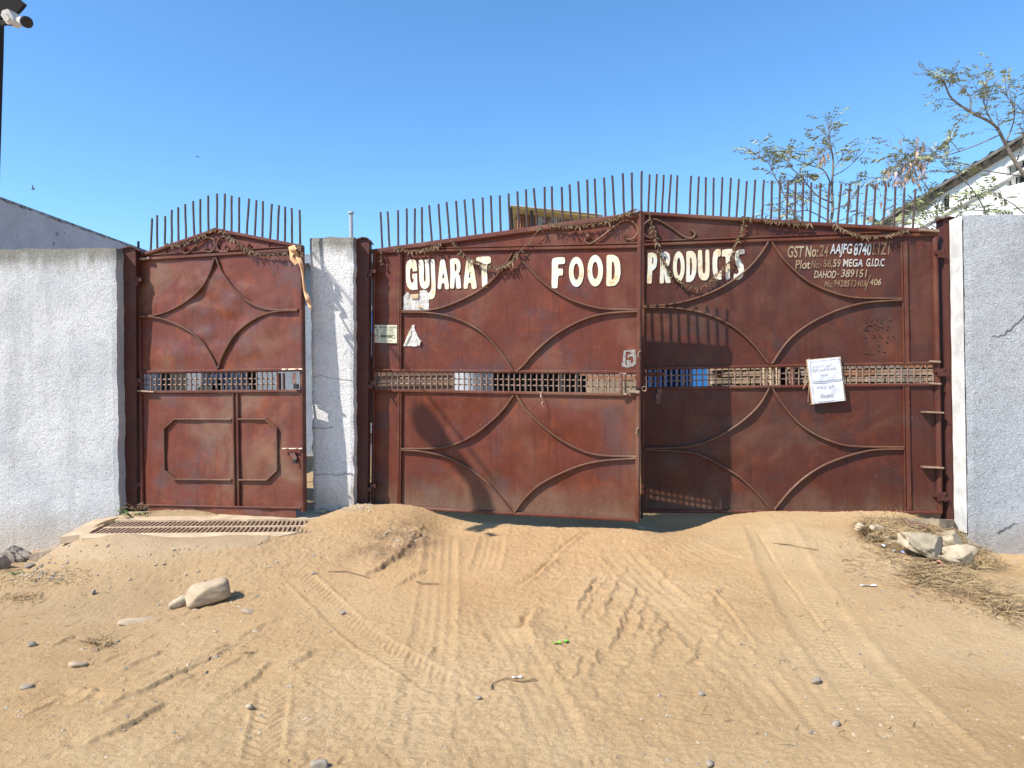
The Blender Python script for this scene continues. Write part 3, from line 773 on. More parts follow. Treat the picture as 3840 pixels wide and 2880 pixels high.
hasp(sg, P, [(1098, -1398), (1095, -1420), (1097, -1440), (1104, -1444), (1110, -1438), (1108, -1418), (1112, -1400)], .020, .028, [(1100, -1425), (1100, -1437), (1103, -1437), (1103, -1425)])
hasp(sg, P, [(1088, -1693), (1087, -1706), (1094, -1713), (1106, -1728), (1113, -1726), (1112, -1712), (1100, -1692)], .020, .028)
rail(sg, P, [(1036, 1655), (1038, 1686)], 9, .02, .026, M_frame, 'strike_plate')
rail(sg, P, [(538, 975), (574, 972)], 10, .028, .06, M_worn, 'bracket'); rail(sg, P, [(517, 1465), (590, 1471)], 6, .028, .055, M_worn, 'bracket')

# ---- double gate, left leaf
P = PL_L
gl = thing('gate_leaf', P.P(1900, 1960), 'left leaf of the wide double gate, lettered for the first two words', 'gate', 'leaves of the double gate')
panel(gl, P, (1404, 958), (1496, 955), (1494, 1392), (1402, 1392), M_leaf1, .0025, -.002, 8, 24, 2, 21)
panel(gl, P, (1496, 955), (2396, 934), (2392, 1390), (1494, 1388), M_leaf1, .0032, 0, 50, 30, 1.6, 22)
panel(gl, P, (1404, 945), (2400, 815), (2396, 942), (1404, 962), M_leaf1, .002, -.004, 40, 8, 1.6, 23)
panel(gl, P, (1400, 1470), (1494, 1472), (1490, 1894), (1396, 1890), M_leaf1, .0025, -.002, 8, 24, 2, 24)
panel(gl, P, (1494, 1472), (2391, 1486), (2384, 1944), (1490, 1894), M_leaf1, .0135, 0, 50, 30, 1.5, 25)
rail(gl, P, [(1405, 940), (1400, 1894)], 12, -.02, .028, M_frame, 'stile')
rail(gl, P, [(2401, 793), (2391, 1956)], 17, -.02, .036, M_frame, 'stile')
rail(gl, P, [(1399, 946), (2403, 806)], 22, -.02, .030, M_frame, 'gable_rail')
rail(gl, P, [(1420, 946), (2393, 926)], 12, -.015, .026, M_frame); rail(gl, P, [(1620, 931), (2393, 912)], 6, -.01, .016, M_frame)
rail(gl, P, [(1500, 955), (1496, 1390)], 13, -.015, .018, M_frame, 'stile'); rail(gl, P, [(1509, 955), (1505, 1390)], 6, -.015, .030, M_frame, 'stile')
rail(gl, P, [(1398, 1390), (2392, 1396)], 13, -.02, .026, M_frame)
rail(gl, P, [(1397, 1464), (2391, 1482)], 13, -.02, .026, M_frame)
rail(gl, P, [(1498, 1470), (1494, 1892)], 13, -.015, .018, M_frame, 'stile'); rail(gl, P, [(1508, 1472), (1504, 1893)], 6, -.015, .030, M_frame, 'stile')
rail(gl, P, [(1395, 1896), (2392, 1950)], 12, -.02, .030, M_frame)
rail(gl, P, [(1395, 1385), (1470, 1388)], 6, .026, .05, M_frame, 'bracket'); rail(gl, P, [(1395, 1462), (1470, 1462)], 6, .026, .05, M_frame, 'bracket')
arc(gl, P, C2([(1185, 648), (1130, 740), (1060, 820), (980, 890), (870, 952), (730, 1012), (600, 1041), (427, 1044)]), M_frame)
arc(gl, P, C2([(1215, 640), (1240, 682), (1320, 770), (1400, 850), (1500, 920), (1620, 980), (1800, 1028), (2050, 1038)]), M_frame)
arc(gl, P, C2([(427, 1054), (600, 1057), (750, 1081), (880, 1132), (1000, 1211), (1090, 1311), (1150, 1391), (1192, 1460)]), M_frame)
arc(gl, P, C2([(2050, 1048), (1850, 1061), (1700, 1096), (1560, 1161), (1440, 1241), (1330, 1341), (1270, 1411), (1218, 1462)]), M_frame)
arc(gl, P, C6([(1258, 314), (1180, 420), (1080, 512), (970, 590), (850, 641), (720, 659), (535, 660)]), M_frame)
arc(gl, P, C6([(1278, 314), (1340, 410), (1430, 500), (1530, 580), (1650, 650), (1800, 700), (2052, 712)]), M_frame)
arc(gl, P, C6([(535, 669), (680, 680), (830, 716), (960, 781), (1080, 871), (1170, 971), (1252, 1074)]), M_frame)
arc(gl, P, C6([(2052, 722), (1850, 736), (1700, 766), (1560, 821), (1430, 891), (1340, 971), (1262, 1074)]), M_frame)
xs = [1408 + 20.85*i for i in range(47)]
grille(gl, P, xs, lin(1408, 1397, 2380, 1404), lin(1408, 1458, 2380, 1475), off=-.004)
spikes(gl, P, [(C2([a])[0], C2([b_])[0]) for a, b_ in
 [((271,360),(285,612)),((320,357),(335,605)),((392,348),(394,597)),((452,335),(455,590)),((509,335),(508,582)),((557,326),(560,573)),((607,313),(628,568)),((672,304),(688,558)),((727,290),(750,548)),((793,282),(810,542)),((851,273),(870,530)),((910,268),(930,523)),((976,260),(986,515)),((1033,247),(1044,508)),((1095,246),(1103,500)),((1156,232),(1167,490)),((1217,218),(1227,482)),((1276,204),(1286,472)),((1330,196),(1355,460)),((1405,187),(1408,450)),((1455,183),(1460,440)),((1523,187),(1528,430)),((1577,170),(1588,425)),((1637,148),(1650,415)),((1699,136),(1706,408)),((1751,130),(1763,398)),((1815,123),(1827,388)),((1872,108),(1890,378)),((1945,92),(1955,365)),((2007,88),(2012,358)),((2076,77),(2074,350))]])
scroll(gl, P, C8([(410, 385), (380, 375), (352, 420), (355, 470), (400, 495), (460, 475), (600, 380), (720, 280), (820, 205), (900, 170), (980, 180), (1040, 222), (1075, 290), (1072, 350), (1030, 410), (970, 437), (920, 425), (900, 400)]), C8([(398, 400), (895, 388)]))
# draw latch at the meeting stile
mb = MB(); mb.tube([P.P(2329, 1399, .05), P.P(2329, 1480, .05)], .014, 8); mb.build('drop_rod', M_brown, gl)
rail(gl, P, [(2324, 1402), (2350, 1402)], 7, .0, .055, M_worn, 'rod_bracket'); rail(gl, P, [(2336, 1478), (2352, 1478)], 8, .0, .05, M_worn, 'rod_bracket')
rail(gl, P, [(2362, 1468), (2399, 1471)], 11, .03, .055, M_worn, 'latch_plate')
for (x, y) in ((2399, 1330), (2392, 1618)):
    mb = MB(); mb.tube([P.P(x+3, y-14, .036), P.P(x-5, y-8, .055), P.P(x-6, y+8, .055), P.P(x+3, y+13, .036)], .006, 6); mb.build('pull_ring', M_worn, gl)

# ---- double gate, right leaf
P = PL_R
gr = thing('gate_leaf', P.P(2960, 1925), 'right leaf of the wide double gate, with painted address lines', 'gate', 'leaves of the double gate')
panel(gr, P, (2411, 925), (3392, 880), (3396, 1358), (2411, 1376), M_leaf2, .0030, 0, 50, 30, 1.6, 31)
panel(gr, P, (3392, 884), (3508, 884), (3512, 1355), (3396, 1358), M_leaf2, .0025, -.002, 8, 24, 2, 32)
panel(gr, P, (2411, 805), (3508, 872), (3508, 892), (2411, 932), M_leaf2, .002, -.004, 40, 8, 1.6, 33)
panel(gr, P, (2411, 1460), (3402, 1445), (3410, 1915), (2409, 1912), M_leaf2, .010, 0, 50, 30, 1.6, 34)
panel(gr, P, (3402, 1445), (3516, 1444), (3526, 1916), (3410, 1915), M_leaf2, .0035, -.002, 8, 24, 2, 35)
rail(gr, P, [(2412, 800), (2410, 1918)], 14, -.02, .026, M_frame, 'stile')
rail(gr, P, [(3506, 868), (3525, 1922)], 15, -.02, .028, M_frame, 'stile'); rail(gr, P, [(3497, 890), (3515, 1912)], 4, -.004, .020, M_frame, 'stile')
rail(gr, P, [(2408, 802), (3514, 870)], 17, -.02, .030, M_frame, 'gable_rail')
rail(gr, P, [(2411, 920), (3506, 880)], 12, -.015, .026, M_frame); rail(gr, P, [(2411, 906), (3300, 872)], 6, -.01, .016, M_frame)
rail(gr, P, [(3392, 905), (3400, 1358)], 20, -.012, .020, M_frame, 'stile'); rail(gr, P, [(3378, 912), (3388, 1358)], 4, -.004, .028, M_frame, 'stile')
rail(gr, P, [(3399, 1446), (3408, 1912)], 20, -.012, .020, M_frame, 'stile'); rail(gr, P, [(3386, 1446), (3392, 1912)], 4, -.004, .028, M_frame, 'stile')
rail(gr, P, [(2411, 1382), (3512, 1361)], 12, -.02, .026, M_frame)
rail(gr, P, [(2411, 1457), (3518, 1442)], 12, -.02, .026, M_frame)
rail(gr, P, [(2405, 1915), (3528, 1921)], 13, -.02, .030, M_frame)
arc(gr, P, C3([(958, 570), (900, 660), (820, 750), (720, 830), (600, 900), (450, 960), (280, 1000), (95, 1011)]), M_frame)
arc(gr, P, C3([(982, 570), (1040, 660), (1120, 750), (1230, 840), (1380, 910), (1560, 953), (1878, 960)]), M_frame)
arc(gr, P, C3([(95, 1021), (300, 1024), (480, 1051), (620, 1101), (740, 1171), (850, 1271), (960, 1408)]), M_frame)
arc(gr, P, C3([(1878, 970), (1640, 987), (1460, 1031), (1300, 1101), (1160, 1191), (1070, 1281), (985, 1408)]), M_frame)
arc(gr, P, C7([(742, 240), (690, 330), (620, 402), (530, 470), (420, 530), (300, 570), (160, 583), (25, 584)]), M_frame)
arc(gr, P, C7([(760, 240), (810, 320), (890, 420), (980, 490), (1100, 545), (1230, 573), (1515, 578)]), M_frame)
arc(gr, P, C7([(25, 593), (200, 600), (340, 621), (460, 681), (560, 741), (650, 821), (754, 936)]), M_frame)
arc(gr, P, C7([(1515, 589), (1350, 593), (1220, 621), (1080, 671), (960, 741), (860, 831), (773, 936)]), M_frame)
xs = [2420 + 24.0*i for i in range(46)]
grille(gr, P, xs, lin(2411, 1389, 3512, 1368), lin(2411, 1450, 3518, 1435), off=-.004)
spikes(gr, P, [(C3([a])[0], C3([b_])[0]) for a, b_ in
 [((140,100),(130,360)),((190,98),(178,360)),((237,103),(225,365)),((288,102),(270,368)),((332,107),(322,372)),((427,110),(415,378)),((480,115),(467,382)),((528,119),(525,385)),((583,124),(578,388)),((643,120),(630,390)),((702,124),(688,393)),((757,132),(738,395)),((812,147),(795,390)),((870,137),(855,395)),((930,137),(915,400)),((986,143),(978,405)),((1041,147),(1035,412)),((1097,143),(1087,415)),((1150,150),(1140,415)),((1203,150),(1195,422)),((1258,156),(1248,425)),((1322,160),(1310,428)),((1383,160),(1370,430)),((1465,165),(1438,435)),((1525,167),(1502,440)),((1584,176),(1567,445)),((1643,175),(1622,448)),((1700,180),(1688,452)),((1775,182),(1752,456)),((1840,185),(1826,462)),((1902,192),(1890,465)),((1978,200),(1960,465))]])
scroll(gr, P, C8([(1318, 372), (1290, 402), (1240, 412), (1190, 390), (1152, 330), (1150, 270), (1180, 210), (1240, 168), (1320, 160), (1400, 190), (1500, 250), (1620, 330), (1700, 388), (1770, 420), (1830, 412), (1868, 370), (1855, 332), (1825, 312)]), C8([(1318, 350), (1810, 320)]))
hasp(gr, P, [(2466, -1456), (2466, -1475), (2459, -1482), (2458, -1506), (2464, -1515), (2471, -1515), (2476, -1506), (2476, -1482), (2481, -1474), (2481, -1456)], .026, .034, [(2465, -1496), (2465, -1509), (2469, -1509), (2469, -1496)])
rail(gr, P, [(2466, 1375), (2466, 1456)], 9, .026, .04, M_frame, 'drop_rod'); rail(gr, P, [(2415, 1402), (2492, 1402)], 12, .012, .03, M_frame, 'latch_plate')
rail(gr, P, [(2420, 1456), (2542, 1455)], 4, .028, .045, M_frame, 'bolt')
for y in (1544, 1749): rail(gr, P, [(3452, y), (3526, y+3)], 6, .0, .085, M_worn, 'bracket')
rail(gr, P, [(3478, 1356), (3517, 1358)], 8, .026, .06, M_worn, 'bracket'); rail(gr, P, [(3478, 1438), (3520, 1440)], 7, .026, .06, M_worn, 'bracket'); rail(gr, P, [(3440, 866), (3512, 871)], 9, .03, .06, M_worn, 'bracket')
mb = MB(); mb.tube([P.P(2408, 1915, .02), P.P(2406, 1964, .02)], .011, 8); mb.build('drop_rod', M_dark, gr)
# ------------------------------------------------------------------ painted lettering
def sign_paint(name, a, b_, rusty=.5):
    m, nt, b = newmat(name); v = coords(nt)
    c = mix(nt, mask(nt, noise(nt, v, 7, 4, .6), .35, .65), a, b_)
    c = mix(nt, math_(nt, 'MULTIPLY', mask(nt, noise(nt, v, 11, 6, .7), .54, .70), rusty), c, (.45, .24, .07))
    c = mix(nt, math_(nt, 'MULTIPLY', mask(nt, noise(nt, v, 70, 3, .7), .64, .70), .8), c, (.20, .08, .04))
    nt.links.new(c, b.inputs['Base Color']); b.inputs['Roughness'].default_value = .55
    return m
M_let = sign_paint('cream_sign_paint', (.62, .63, .57), (.63, .55, .37), .75)
M_w1 = sign_paint('pale_blue_white_paint', (.37, .43, .48), (.44, .42, .36), .4)
M_w2 = sign_paint('worn_cream_paint', (.35, .29, .21), (.24, .16, .09), .7)
M_w3 = sign_paint('faded_tan_paint', (.23, .14, .075), (.15, .08, .045), .5)
def chaikin(p, k=.14):
    out = []
    for i in range(len(p)):
        a, b_ = Vector(p[i]), Vector(p[(i+1) % len(p)])
        out += [tuple(a.lerp(b_, k)), tuple(a.lerp(b_, 1-k))]
    return out
def ell(cx, cy, rx, ry, n=26): return [(cx + rx*math.cos(2*math.pi*i/n), cy + ry*math.sin(2*math.pi*i/n)) for i in range(n)]
def letters(parent, pl, conv, lst, label):
    mb = MB()
    for out_, holes in lst:
        o_ = [pl.uv(*p, .007) for p in conv(out_ if len(out_) > 24 else chaikin(chaikin(out_), .25))]
        hs = [[pl.uv(*p, .007) for p in conv(h if len(h) > 20 else chaikin(h))] for h in holes]
        mb.poly(o_, hs, lambda u, v_, t: pl.at(u, v_, .0075))
    o = mb.build('lettering', M_let, parent); o['label'] = label
G_ = [(868,325),(868,215),(850,158),(800,140),(750,145),(710,175),(690,240),(690,400),(694,500),(712,570),(745,612),(790,628),(840,622),(876,620),(868,362),(792,370),(792,448),(812,450),(812,490),(800,515),(782,512),(765,480),(757,420),(756,320),(765,285),(782,275),(797,295),(800,335)]
U_ = [(890,150),(970,140),(978,300),(975,440),(983,490),(995,498),(1005,480),(1003,300),(985,140),(1055,135),(1062,300),(1070,480),(1062,560),(1030,600),(990,612),(950,600),(920,560),(905,480),(898,300)]
J_ = [(1083,140),(1145,135),(1155,300),(1165,560),(1160,680),(1145,745),(1110,775),(1055,775),(1030,660),(1050,680),(1080,650),(1098,600),(1098,480),(1090,300)]
A_ = [(1235,138),(1190,612),(1250,615),(1262,520),(1305,518),(1315,615),(1388,618),(1310,135)]
letters(gl, PL_L, C4, [(G_, []), (U_, []), (J_, []), (A_, [[(1268,440),(1308,438),(1284,340)]])], 'first painted letters of the first word, in cream')
letters(gl, PL_L, C2, [
 ([(750,682),(800,678),(820,700),(825,740),(818,775),(808,785),(820,800),(830,888),(795,890),(790,820),(785,800),(780,890),(750,888),(755,780)], [[(783,720),(790,715),(797,730),(796,765),(785,770)]]),
 ([(865,680),(905,680),(940,890),(902,892),(897,850),(878,850),(872,890),(842,890)], [[(880,815),(893,815),(887,765)]]),
 ([(932,670),(1032,665),(1035,712),(1005,718),(1012,885),(972,888),(968,720),(930,725)], [])], 'last painted letters of the first word, in cream')
letters(gl, PL_L, C2, [
 ([(1455,676),(1545,670),(1547,718),(1498,720),(1498,752),(1532,750),(1532,798),(1498,798),(1495,888),(1452,886),(1455,780)], []),
 (ell(1625,773,52,104), [ell(1625,772,20,57)]), (ell(1755,765,54,109), [ell(1755,763,21,60)]),
 ([(1832,656),(1880,654),(1912,672),(1928,715),(1930,790),(1918,840),(1890,870),(1830,874),(1835,770)], [[(1870,702),(1882,705),(1890,740),(1890,790),(1880,825),(1868,828)]])], 'painted second word in cream letters')
letters(gr, PL_R, C3, [
 ([(127,642),(165,640),(188,655),(193,690),(188,735),(170,760),(158,765),(155,855),(120,855),(128,740)], [[(158,672),(165,674),(167,690),(165,715),(158,720)]]),
 ([(210,638),(255,632),(278,650),(283,690),(275,725),(262,742),(290,850),(250,852),(238,770),(240,852),(208,855),(215,740)], [[(240,668),(250,668),(254,690),(250,712),(240,716)]]),
 (ell(342,737,41,106), [ell(342,737,14,62)]),
 ([(392,630),(435,628),(458,650),(466,700),(462,780),(445,825),(425,843),(390,845),(395,740)], [[(420,670),(430,680),(434,730),(430,790),(418,805)]]),
 ([(473,622),(503,620),(506,760),(512,785),(520,785),(526,760),(525,620),(553,620),(555,770),(550,810),(532,832),(505,832),(483,812),(474,760)], []),
 ([(632,655),(632,618),(605,615),(582,635),(574,690),(576,770),(590,815),(615,828),(640,826),(638,765),(630,755),(622,775),(612,770),(607,740),(608,690),(614,665),(624,668)], []),
 ([(640,620),(716,612),(718,660),(695,662),(697,825),(665,828),(668,665),(638,668)], []),
 ([(797,615),(795,650),(775,648),(760,655),(757,675),(770,695),(788,725),(795,765),(785,805),(760,828),(720,830),(722,785),(745,790),(757,775),(752,750),(735,715),(728,675),(735,635),(755,618)], [])], 'painted third word in cream letters')

_text = {}
def text_shapes(items):
    """outlines of short lines of writing as flat triangles"""
    todo = []
    for s_, off in items:
        if (s_, off) in _text: continue
        cu = bpy.data.curves.new('writing', 'FONT'); cu.body = s_; cu.size = 1; cu.offset = off; cu.resolution_u = 3
        o = bpy.data.objects.new('writing', cu); COL.objects.link(o); todo.append((s_, off, o, cu))
    bpy.context.view_layer.update(); dg = bpy.context.evaluated_depsgraph_get()
    for s_, off, o, cu in todo:
        ev = o.evaluated_get(dg); me = ev.to_mesh()
        _text[(s_, off)] = ([tuple(v.co) for v in me.vertices], [tuple(p.vertices) for p in me.polygons])
        ev.to_mesh_clear()
    for s_, off, o, cu in todo:
        bpy.data.objects.remove(o); bpy.data.curves.remove(cu)
def put_text(mb, pl, s_, x0, x1, y0, y1, off, mi=0, weight=.012, slope=0.0, shear=0.0, jit=0.0):
    vs, fs = _text[(s_, weight)]
    ax = min(v[0] for v in vs); bx = max(v[0] for v in vs); ay = min(v[1] for v in vs); by = max(v[1] for v in vs)
    out = []
    for x, y, z in vs:
        t = (x-ax)/(bx-ax); w = (y-ay)/(by-ay)
        px = lerp(x0, x1, t) + shear*w*(y1-y0); py = lerp(y1, y0, w) + slope*(px-x0)
        if jit: px += jit*math.sin(py*.31+px*.17); py += jit*math.sin(px*.23)
        out.append(pl.P(px, py, off))
    mb.add(out, fs, mi)
addr = [('GST', 2951, 3011, 922, 966, 1), ('No:', 3019, 3066, 922, 964, 1), ('24', 3072, 3104, 918, 962, 2), ('AAJFG', 3111, 3192, 914, 964, 0), ('8740', 3200, 3265, 912, 958, 0), ('L1Z1', 3271, 3333, 910, 956, 2),
 ('Plot', 2982, 3037, 975, 1008, 1), ('No:-', 3042, 3080, 976, 1006, 2), ('58,', 3087, 3121, 974, 1006, 2), ('59', 3123, 3151, 972, 1001, 1), ('MEGA', 3161, 3235, 971, 1000, 0), ('G.I.D.C', 3247, 3315, 969, 999, 0),
 ('DAHOD', 3052, 3133, 1015, 1043, 1), ('-', 3138, 3147, 1026, 1030, 2), ('389151', 3153, 3247, 1010, 1040, 1),
 ('Mo:', 3091, 3121, 1053, 1078, 2), ('9428512403', 3124, 3246, 1050, 1075, 2), ('/', 3241, 3256, 1031, 1090, 2), ('406', 3260, 3303, 1045, 1070, 1)]
hindi_top = ['મકાઈ ચુરી', 'પીળી મકાઈ નો વાટરો', 'મળશે']
hindi_low = ['मकई चूरी', 'िमलेगा']
text_shapes([(a[0], .016) for a in addr] + [(t, .002) for t in hindi_top + hindi_low] + [(t, .02) for t in ('HOTEL-KASTI', 'होटल कस्ती', 'रहने तथा खाने की सुविधा', 'गुजराती, पंजाबी, काठियावाडी', 'स्टेशन रोड, दाहोद', 'संपर्क करें')])
mb = MB()
for s_, x0, x1, y0, y1, mi in addr: put_text(mb, PL_R, s_, x0, x1, y0, y1, .0072, mi, .016, 0, .10 if y0 < 1000 else .18, .5)
o = mb.build('lettering', [M_w1, M_w2, M_w3], gr); o['label'] = 'four lines of small worn brush-painted address text'

# ------------------------------------------------------------------ papers on the gates
def paper_mat(name, a, b_, spots=.0, spotcol=(.2, .12, .06)):
    m, nt, b = newmat(name); v = coords(nt)
    c = mix(nt, mask(nt, noise(nt, v, 14, 4), .4, .65), a, b_)
    if spots: c = mix(nt, math_(nt, 'MULTIPLY', mask(nt, noise(nt, v, 60, 5, .75, 1.0), .53, .60), spots), c, spotcol)
    nt.links.new(c, b.inputs['Base Color']); b.inputs['Roughness'].default_value = .8
    bump(nt, b, noise(nt, v, 40, 3), .3, .004); return m
M_paper = paper_mat('white_paper', (.62, .64, .69), (.56, .58, .64))
M_aged = paper_mat('aged_paper', (.58, .55, .42), (.50, .47, .35))
M_torn = paper_mat('torn_poster_paper', (.58, .56, .53), (.42, .40, .37), .9, (.16, .13, .11))
M_tan = paper_mat('tan_card', (.52, .38, .24), (.44, .31, .19))
M_ink = simple('grey_ink', (.34, .35, .38), .8); M_ink2 = simple('green_ink', (.10, .13, .09), .8)
def sheet(parent, pl, q, off, amp, mat, name, nu=14, nv=14, seed=3, curl=0.0, back=.0012, freq=9):
    mb = MB(); vs = []
    for i in range(nv+1):
        for j in range(nu+1):
            s, t = j/nu, i/nv
            px = lerp(lerp(q[0][0], q[1][0], s), lerp(q[3][0], q[2][0], s), t); py = lerp(lerp(q[0][1], q[1][1], s), lerp(q[3][1], q[2][1], s), t)
            u, v_ = pl.uv(px, py, off)
            rd = 1-abs(float(pnoise(u*freq+v_*4, v_*freq*.8-u*3, seed)))*2.4
            vs.append(pl.at(u, v_, off + amp*rd + curl*max(0, abs(s-.5)*2-.75)*4*random.random()))
    k = nu+1; n = len(vs)
    fs = [(i*k+j, (i+1)*k+j, (i+1)*k+j+1, i*k+j+1) for i in range(nv) for j in range(nu)]
    vs += [p - pl.n*back for p in vs]; fs += [tuple(n+a for a in reversed(f)) for f in fs]
    mb.add(vs, fs); return mb.build(name, mat, parent, smooth=True)
# hanging notice
nb = thing('notice_board', PL_R.P(3100, 1512, .06), 'white paper notice in plastic tied to the mesh of the right leaf', 'notice')
q = [(3027, 1352), (3148, 1340), (3167, 1502), (3048, 1514)]
mb = MB(); e = [(3024, 1349), (3152, 1337), (3173, 1502), (3044, 1517)]
f = [PL_R.P(*e[i], .058) for i in (0, 3, 2, 1)]; mb.hexa(f, [p - PL_R.n*.016 for p in f]); mb.build('card', M_tan, nb)
sheet(nb, PL_R, q, .062, .0075, M_paper, 'paper', 24, 28, 5, freq=8)
mb = MB()
put_text(mb, PL_R, hindi_top[0], 3047, 3122, 1372, 1380, .0715, 0, .002, -.10); put_text(mb, PL_R, hindi_top[1], 3046, 3136, 1382, 1396, .0715, 0, .002, -.10); put_text(mb, PL_R, hindi_top[2], 3078, 3105, 1400, 1412, .0715, 0, .002, -.10)
put_text(mb, PL_R, hindi_low[0], 3061, 3130, 1446, 1464, .0715, 0, .002, -.09); put_text(mb, PL_R, hindi_low[1], 3076, 3126, 1478, 1494, .0715, 0, .002, -.09)
mb.build('writing', M_ink, nb)
for a in ([(3031, 1358), (3142, 1346), (3150, 1420), (3036, 1432)], [(3037, 1438), (3151, 1426), (3160, 1496), (3046, 1508)]):
    rail(nb, PL_R, a, .5, .066, .0705, M_ink, 'border_line', closed=True)
mb = MB()
for l in ([(3026, 1385), (3020, 1430), (3012, 1460), (3018, 1450), (3026, 1432)], [(3034, 1440), (3031, 1475), (3030, 1508)], [(3046, 1512), (3036, 1518)], [(3040, 1350), (3034, 1345), (3025, 1350)]):
    mb.tube([PL_R.P(x, y, .055 - .01*i) for i, (x, y) in enumerate(l)], .002, 5)
mb.build('string', M_tan, nb)
# small printed bill
pb = thing('paper_bill', PL_L.P(1446, 1287, .01), 'small printed hotel bill pasted on the narrow left strip of the left leaf', 'paper notice')
sheet(pb, PL_L, [(1404, 1218), (1489, 1219), (1489, 1287), (1405, 1285)], .016, .003, M_aged, 'paper', 14, 10, 8, .006)
mb = MB(); o_ = .0225
put_text(mb, PL_L, 'HOTEL-KASTI', 1423, 1485, 1224, 1231, o_, 0, .02); put_text(mb, PL_L, 'होटल कस्ती', 1437, 1474, 1234, 1241, o_, 0, .02)
put_text(mb, PL_L, 'रहने तथा खाने की सुविधा', 1430, 1480, 1243, 1247, o_, 0, .02); put_text(mb, PL_L, 'गुजराती, पंजाबी, काठियावाडी', 1428, 1477, 1249, 1253, o_, 0, .02)
f = [PL_L.P(1427, 1256, o_), PL_L.P(1427, 1265, o_), PL_L.P(1469, 1265, o_), PL_L.P(1469, 1256, o_)]; mb.add(f, [(0, 1, 2, 3)])
put_text(mb, PL_L, 'स्टेशन रोड, दाहोद', 1427, 1460, 1268, 1272, o_, 0, .02); put_text(mb, PL_L, 'संपर्क करें', 1426, 1472, 1276, 1280, o_, 0, .02)
mb.build('print', M_ink2, pb)
for cx, cy, rr in ((1417, 1263, 6), (1478, 1263, 6), (1412, 1227, 3)): rail(pb, PL_L, ell(cx, cy, rr, rr, 12), 1.2, .017, .0225, M_ink2, 'emblem', closed=True)
rail(pb, PL_L, [(1414, 1234), (1420, 1238), (1418, 1246), (1421, 1250), (1420, 1256)], 1.6, .017, .0225, M_ink2, 'emblem')
def torn(name, pl, conv, pts, off, mat, label, flaps=(), holes=()):
    t = thing(name, pl.P(*conv([pts[len(pts)//2]])[0], off), label, 'torn poster')
    pts2 = []
    for i in range(len(pts)):
        a, b_ = Vector(pts[i]), Vector(pts[(i+1) % len(pts)]); n_ = max(1, int((b_-a).length/22))
        for k in range(n_):
            p = a.lerp(b_, k/n_); pts2.append((p.x + random.uniform(-5, 5), p.y + random.uniform(-5, 5)))
    mb = MB(); mb.poly([pl.uv(*p, off) for p in conv(pts2)], [[pl.uv(*p, off) for p in conv(h)] for h in holes], lambda u, v_, th: pl.at(u, v_, off + .002*float(pnoise(u*40, v_*40, 4)) - th), thick=.0015)
    mb.build('paper_scrap', mat, t)
    for fl, m_ in flaps:
        mb = MB(); mb.poly([pl.uv(*p, off) for p in conv(fl)], [], lambda u, v_, th: pl.at(u, v_, off + .006 + .02*max(0, float(pnoise(u*15, v_*15, 9))+.2) - th), thick=.0015)
        mb.build('curled_flap', m_, t)
    return t
torn('torn_poster', PL_L, C4, [(648,955),(645,740),(690,690),(715,655),(745,690),(775,720),(830,760),(905,730),(910,640),(975,625),(1025,640),(1052,700),(1058,800),(1055,950),(885,945),(870,955)], .006, M_torn,
     'ragged white poster remains with pale patch below the first painted word', [([(775, 700), (900, 690), (890, 760), (830, 775), (780, 760)], M_tan), ([(885, 860), (960, 905), (930, 925), (885, 900)], M_tan), ([(700, 660), (745, 690), (735, 760), (705, 720)], M_torn)])
torn('torn_poster', PL_L, C4, [(648,1525),(700,1380),(770,1230),(785,1190),(830,1185),(820,1215),(860,1330),(905,1410),(935,1440),(915,1470),(925,1505),(860,1525)], .008, M_torn,
     'torn triangular poster scrap on the left leaf below the bigger scrap', [([(655, 1525), (730, 1350), (775, 1240), (780, 1330), (720, 1430)], M_aged), ([(875, 1420), (935, 1440), (910, 1520), (880, 1490)], M_torn)])
for cx, cy in ((692, 1132), (712, 1145), (775, 1140), (900, 1122), (735, 1222), (692, 1236), (860, 1198), (685, 1280), (908, 1255), (682, 1390)): pass
M_bloom = simple('scraped_white_remains', (.30, .27, .25), .85, 0, .45, 60)
torn('torn_sticker', PL_L, crop(2280, 1260, .1688), [(345,330),(430,310),(530,300),(600,300),(625,420),(620,620),(560,680),(430,700),(310,680),(300,620),(330,560)], .0045, M_bloom,
     'scraped grey sticker remains near the meeting edge of the left leaf', holes=[[(390,350),(470,350),(540,400),(450,410),(430,460),(460,500),(480,450),(550,460),(570,560),(520,620),(500,540),(420,530),(410,590),(440,640),(385,640),(395,500)]])
M_glue = simple('old_glue', (.10, .04, .03), .6, 0, .4, 60)
mb = MB()
for i in range(60):
    a = random.random()
    if a < .55:
        x, y = random.choice([(3245+random.uniform(-3, 3), random.uniform(1258, 1325)), (random.uniform(3245, 3300), 1322+random.uniform(-5, 5)), (random.uniform(3250, 3350), 1258+random.uniform(-4, 4)), (random.uniform(3270, 3350), random.uniform(1260, 1330))])
    else: x, y = random.uniform(3245, 3340), random.uniform(1185, 1240)
    l = random.uniform(3, 12); an = random.uniform(0, 3.14)
    mb.bar(PL_R, [PL_R.uv(x, y), PL_R.uv(x+l*.5*math.cos(an), y+l*.5*math.sin(an)), PL_R.uv(x+l*math.cos(an+.5), y+l*math.sin(an+.5))], .006, .0, .009)
o = mb.build('glue_residue', M_glue, gr); o['kind'] = 'stuff'

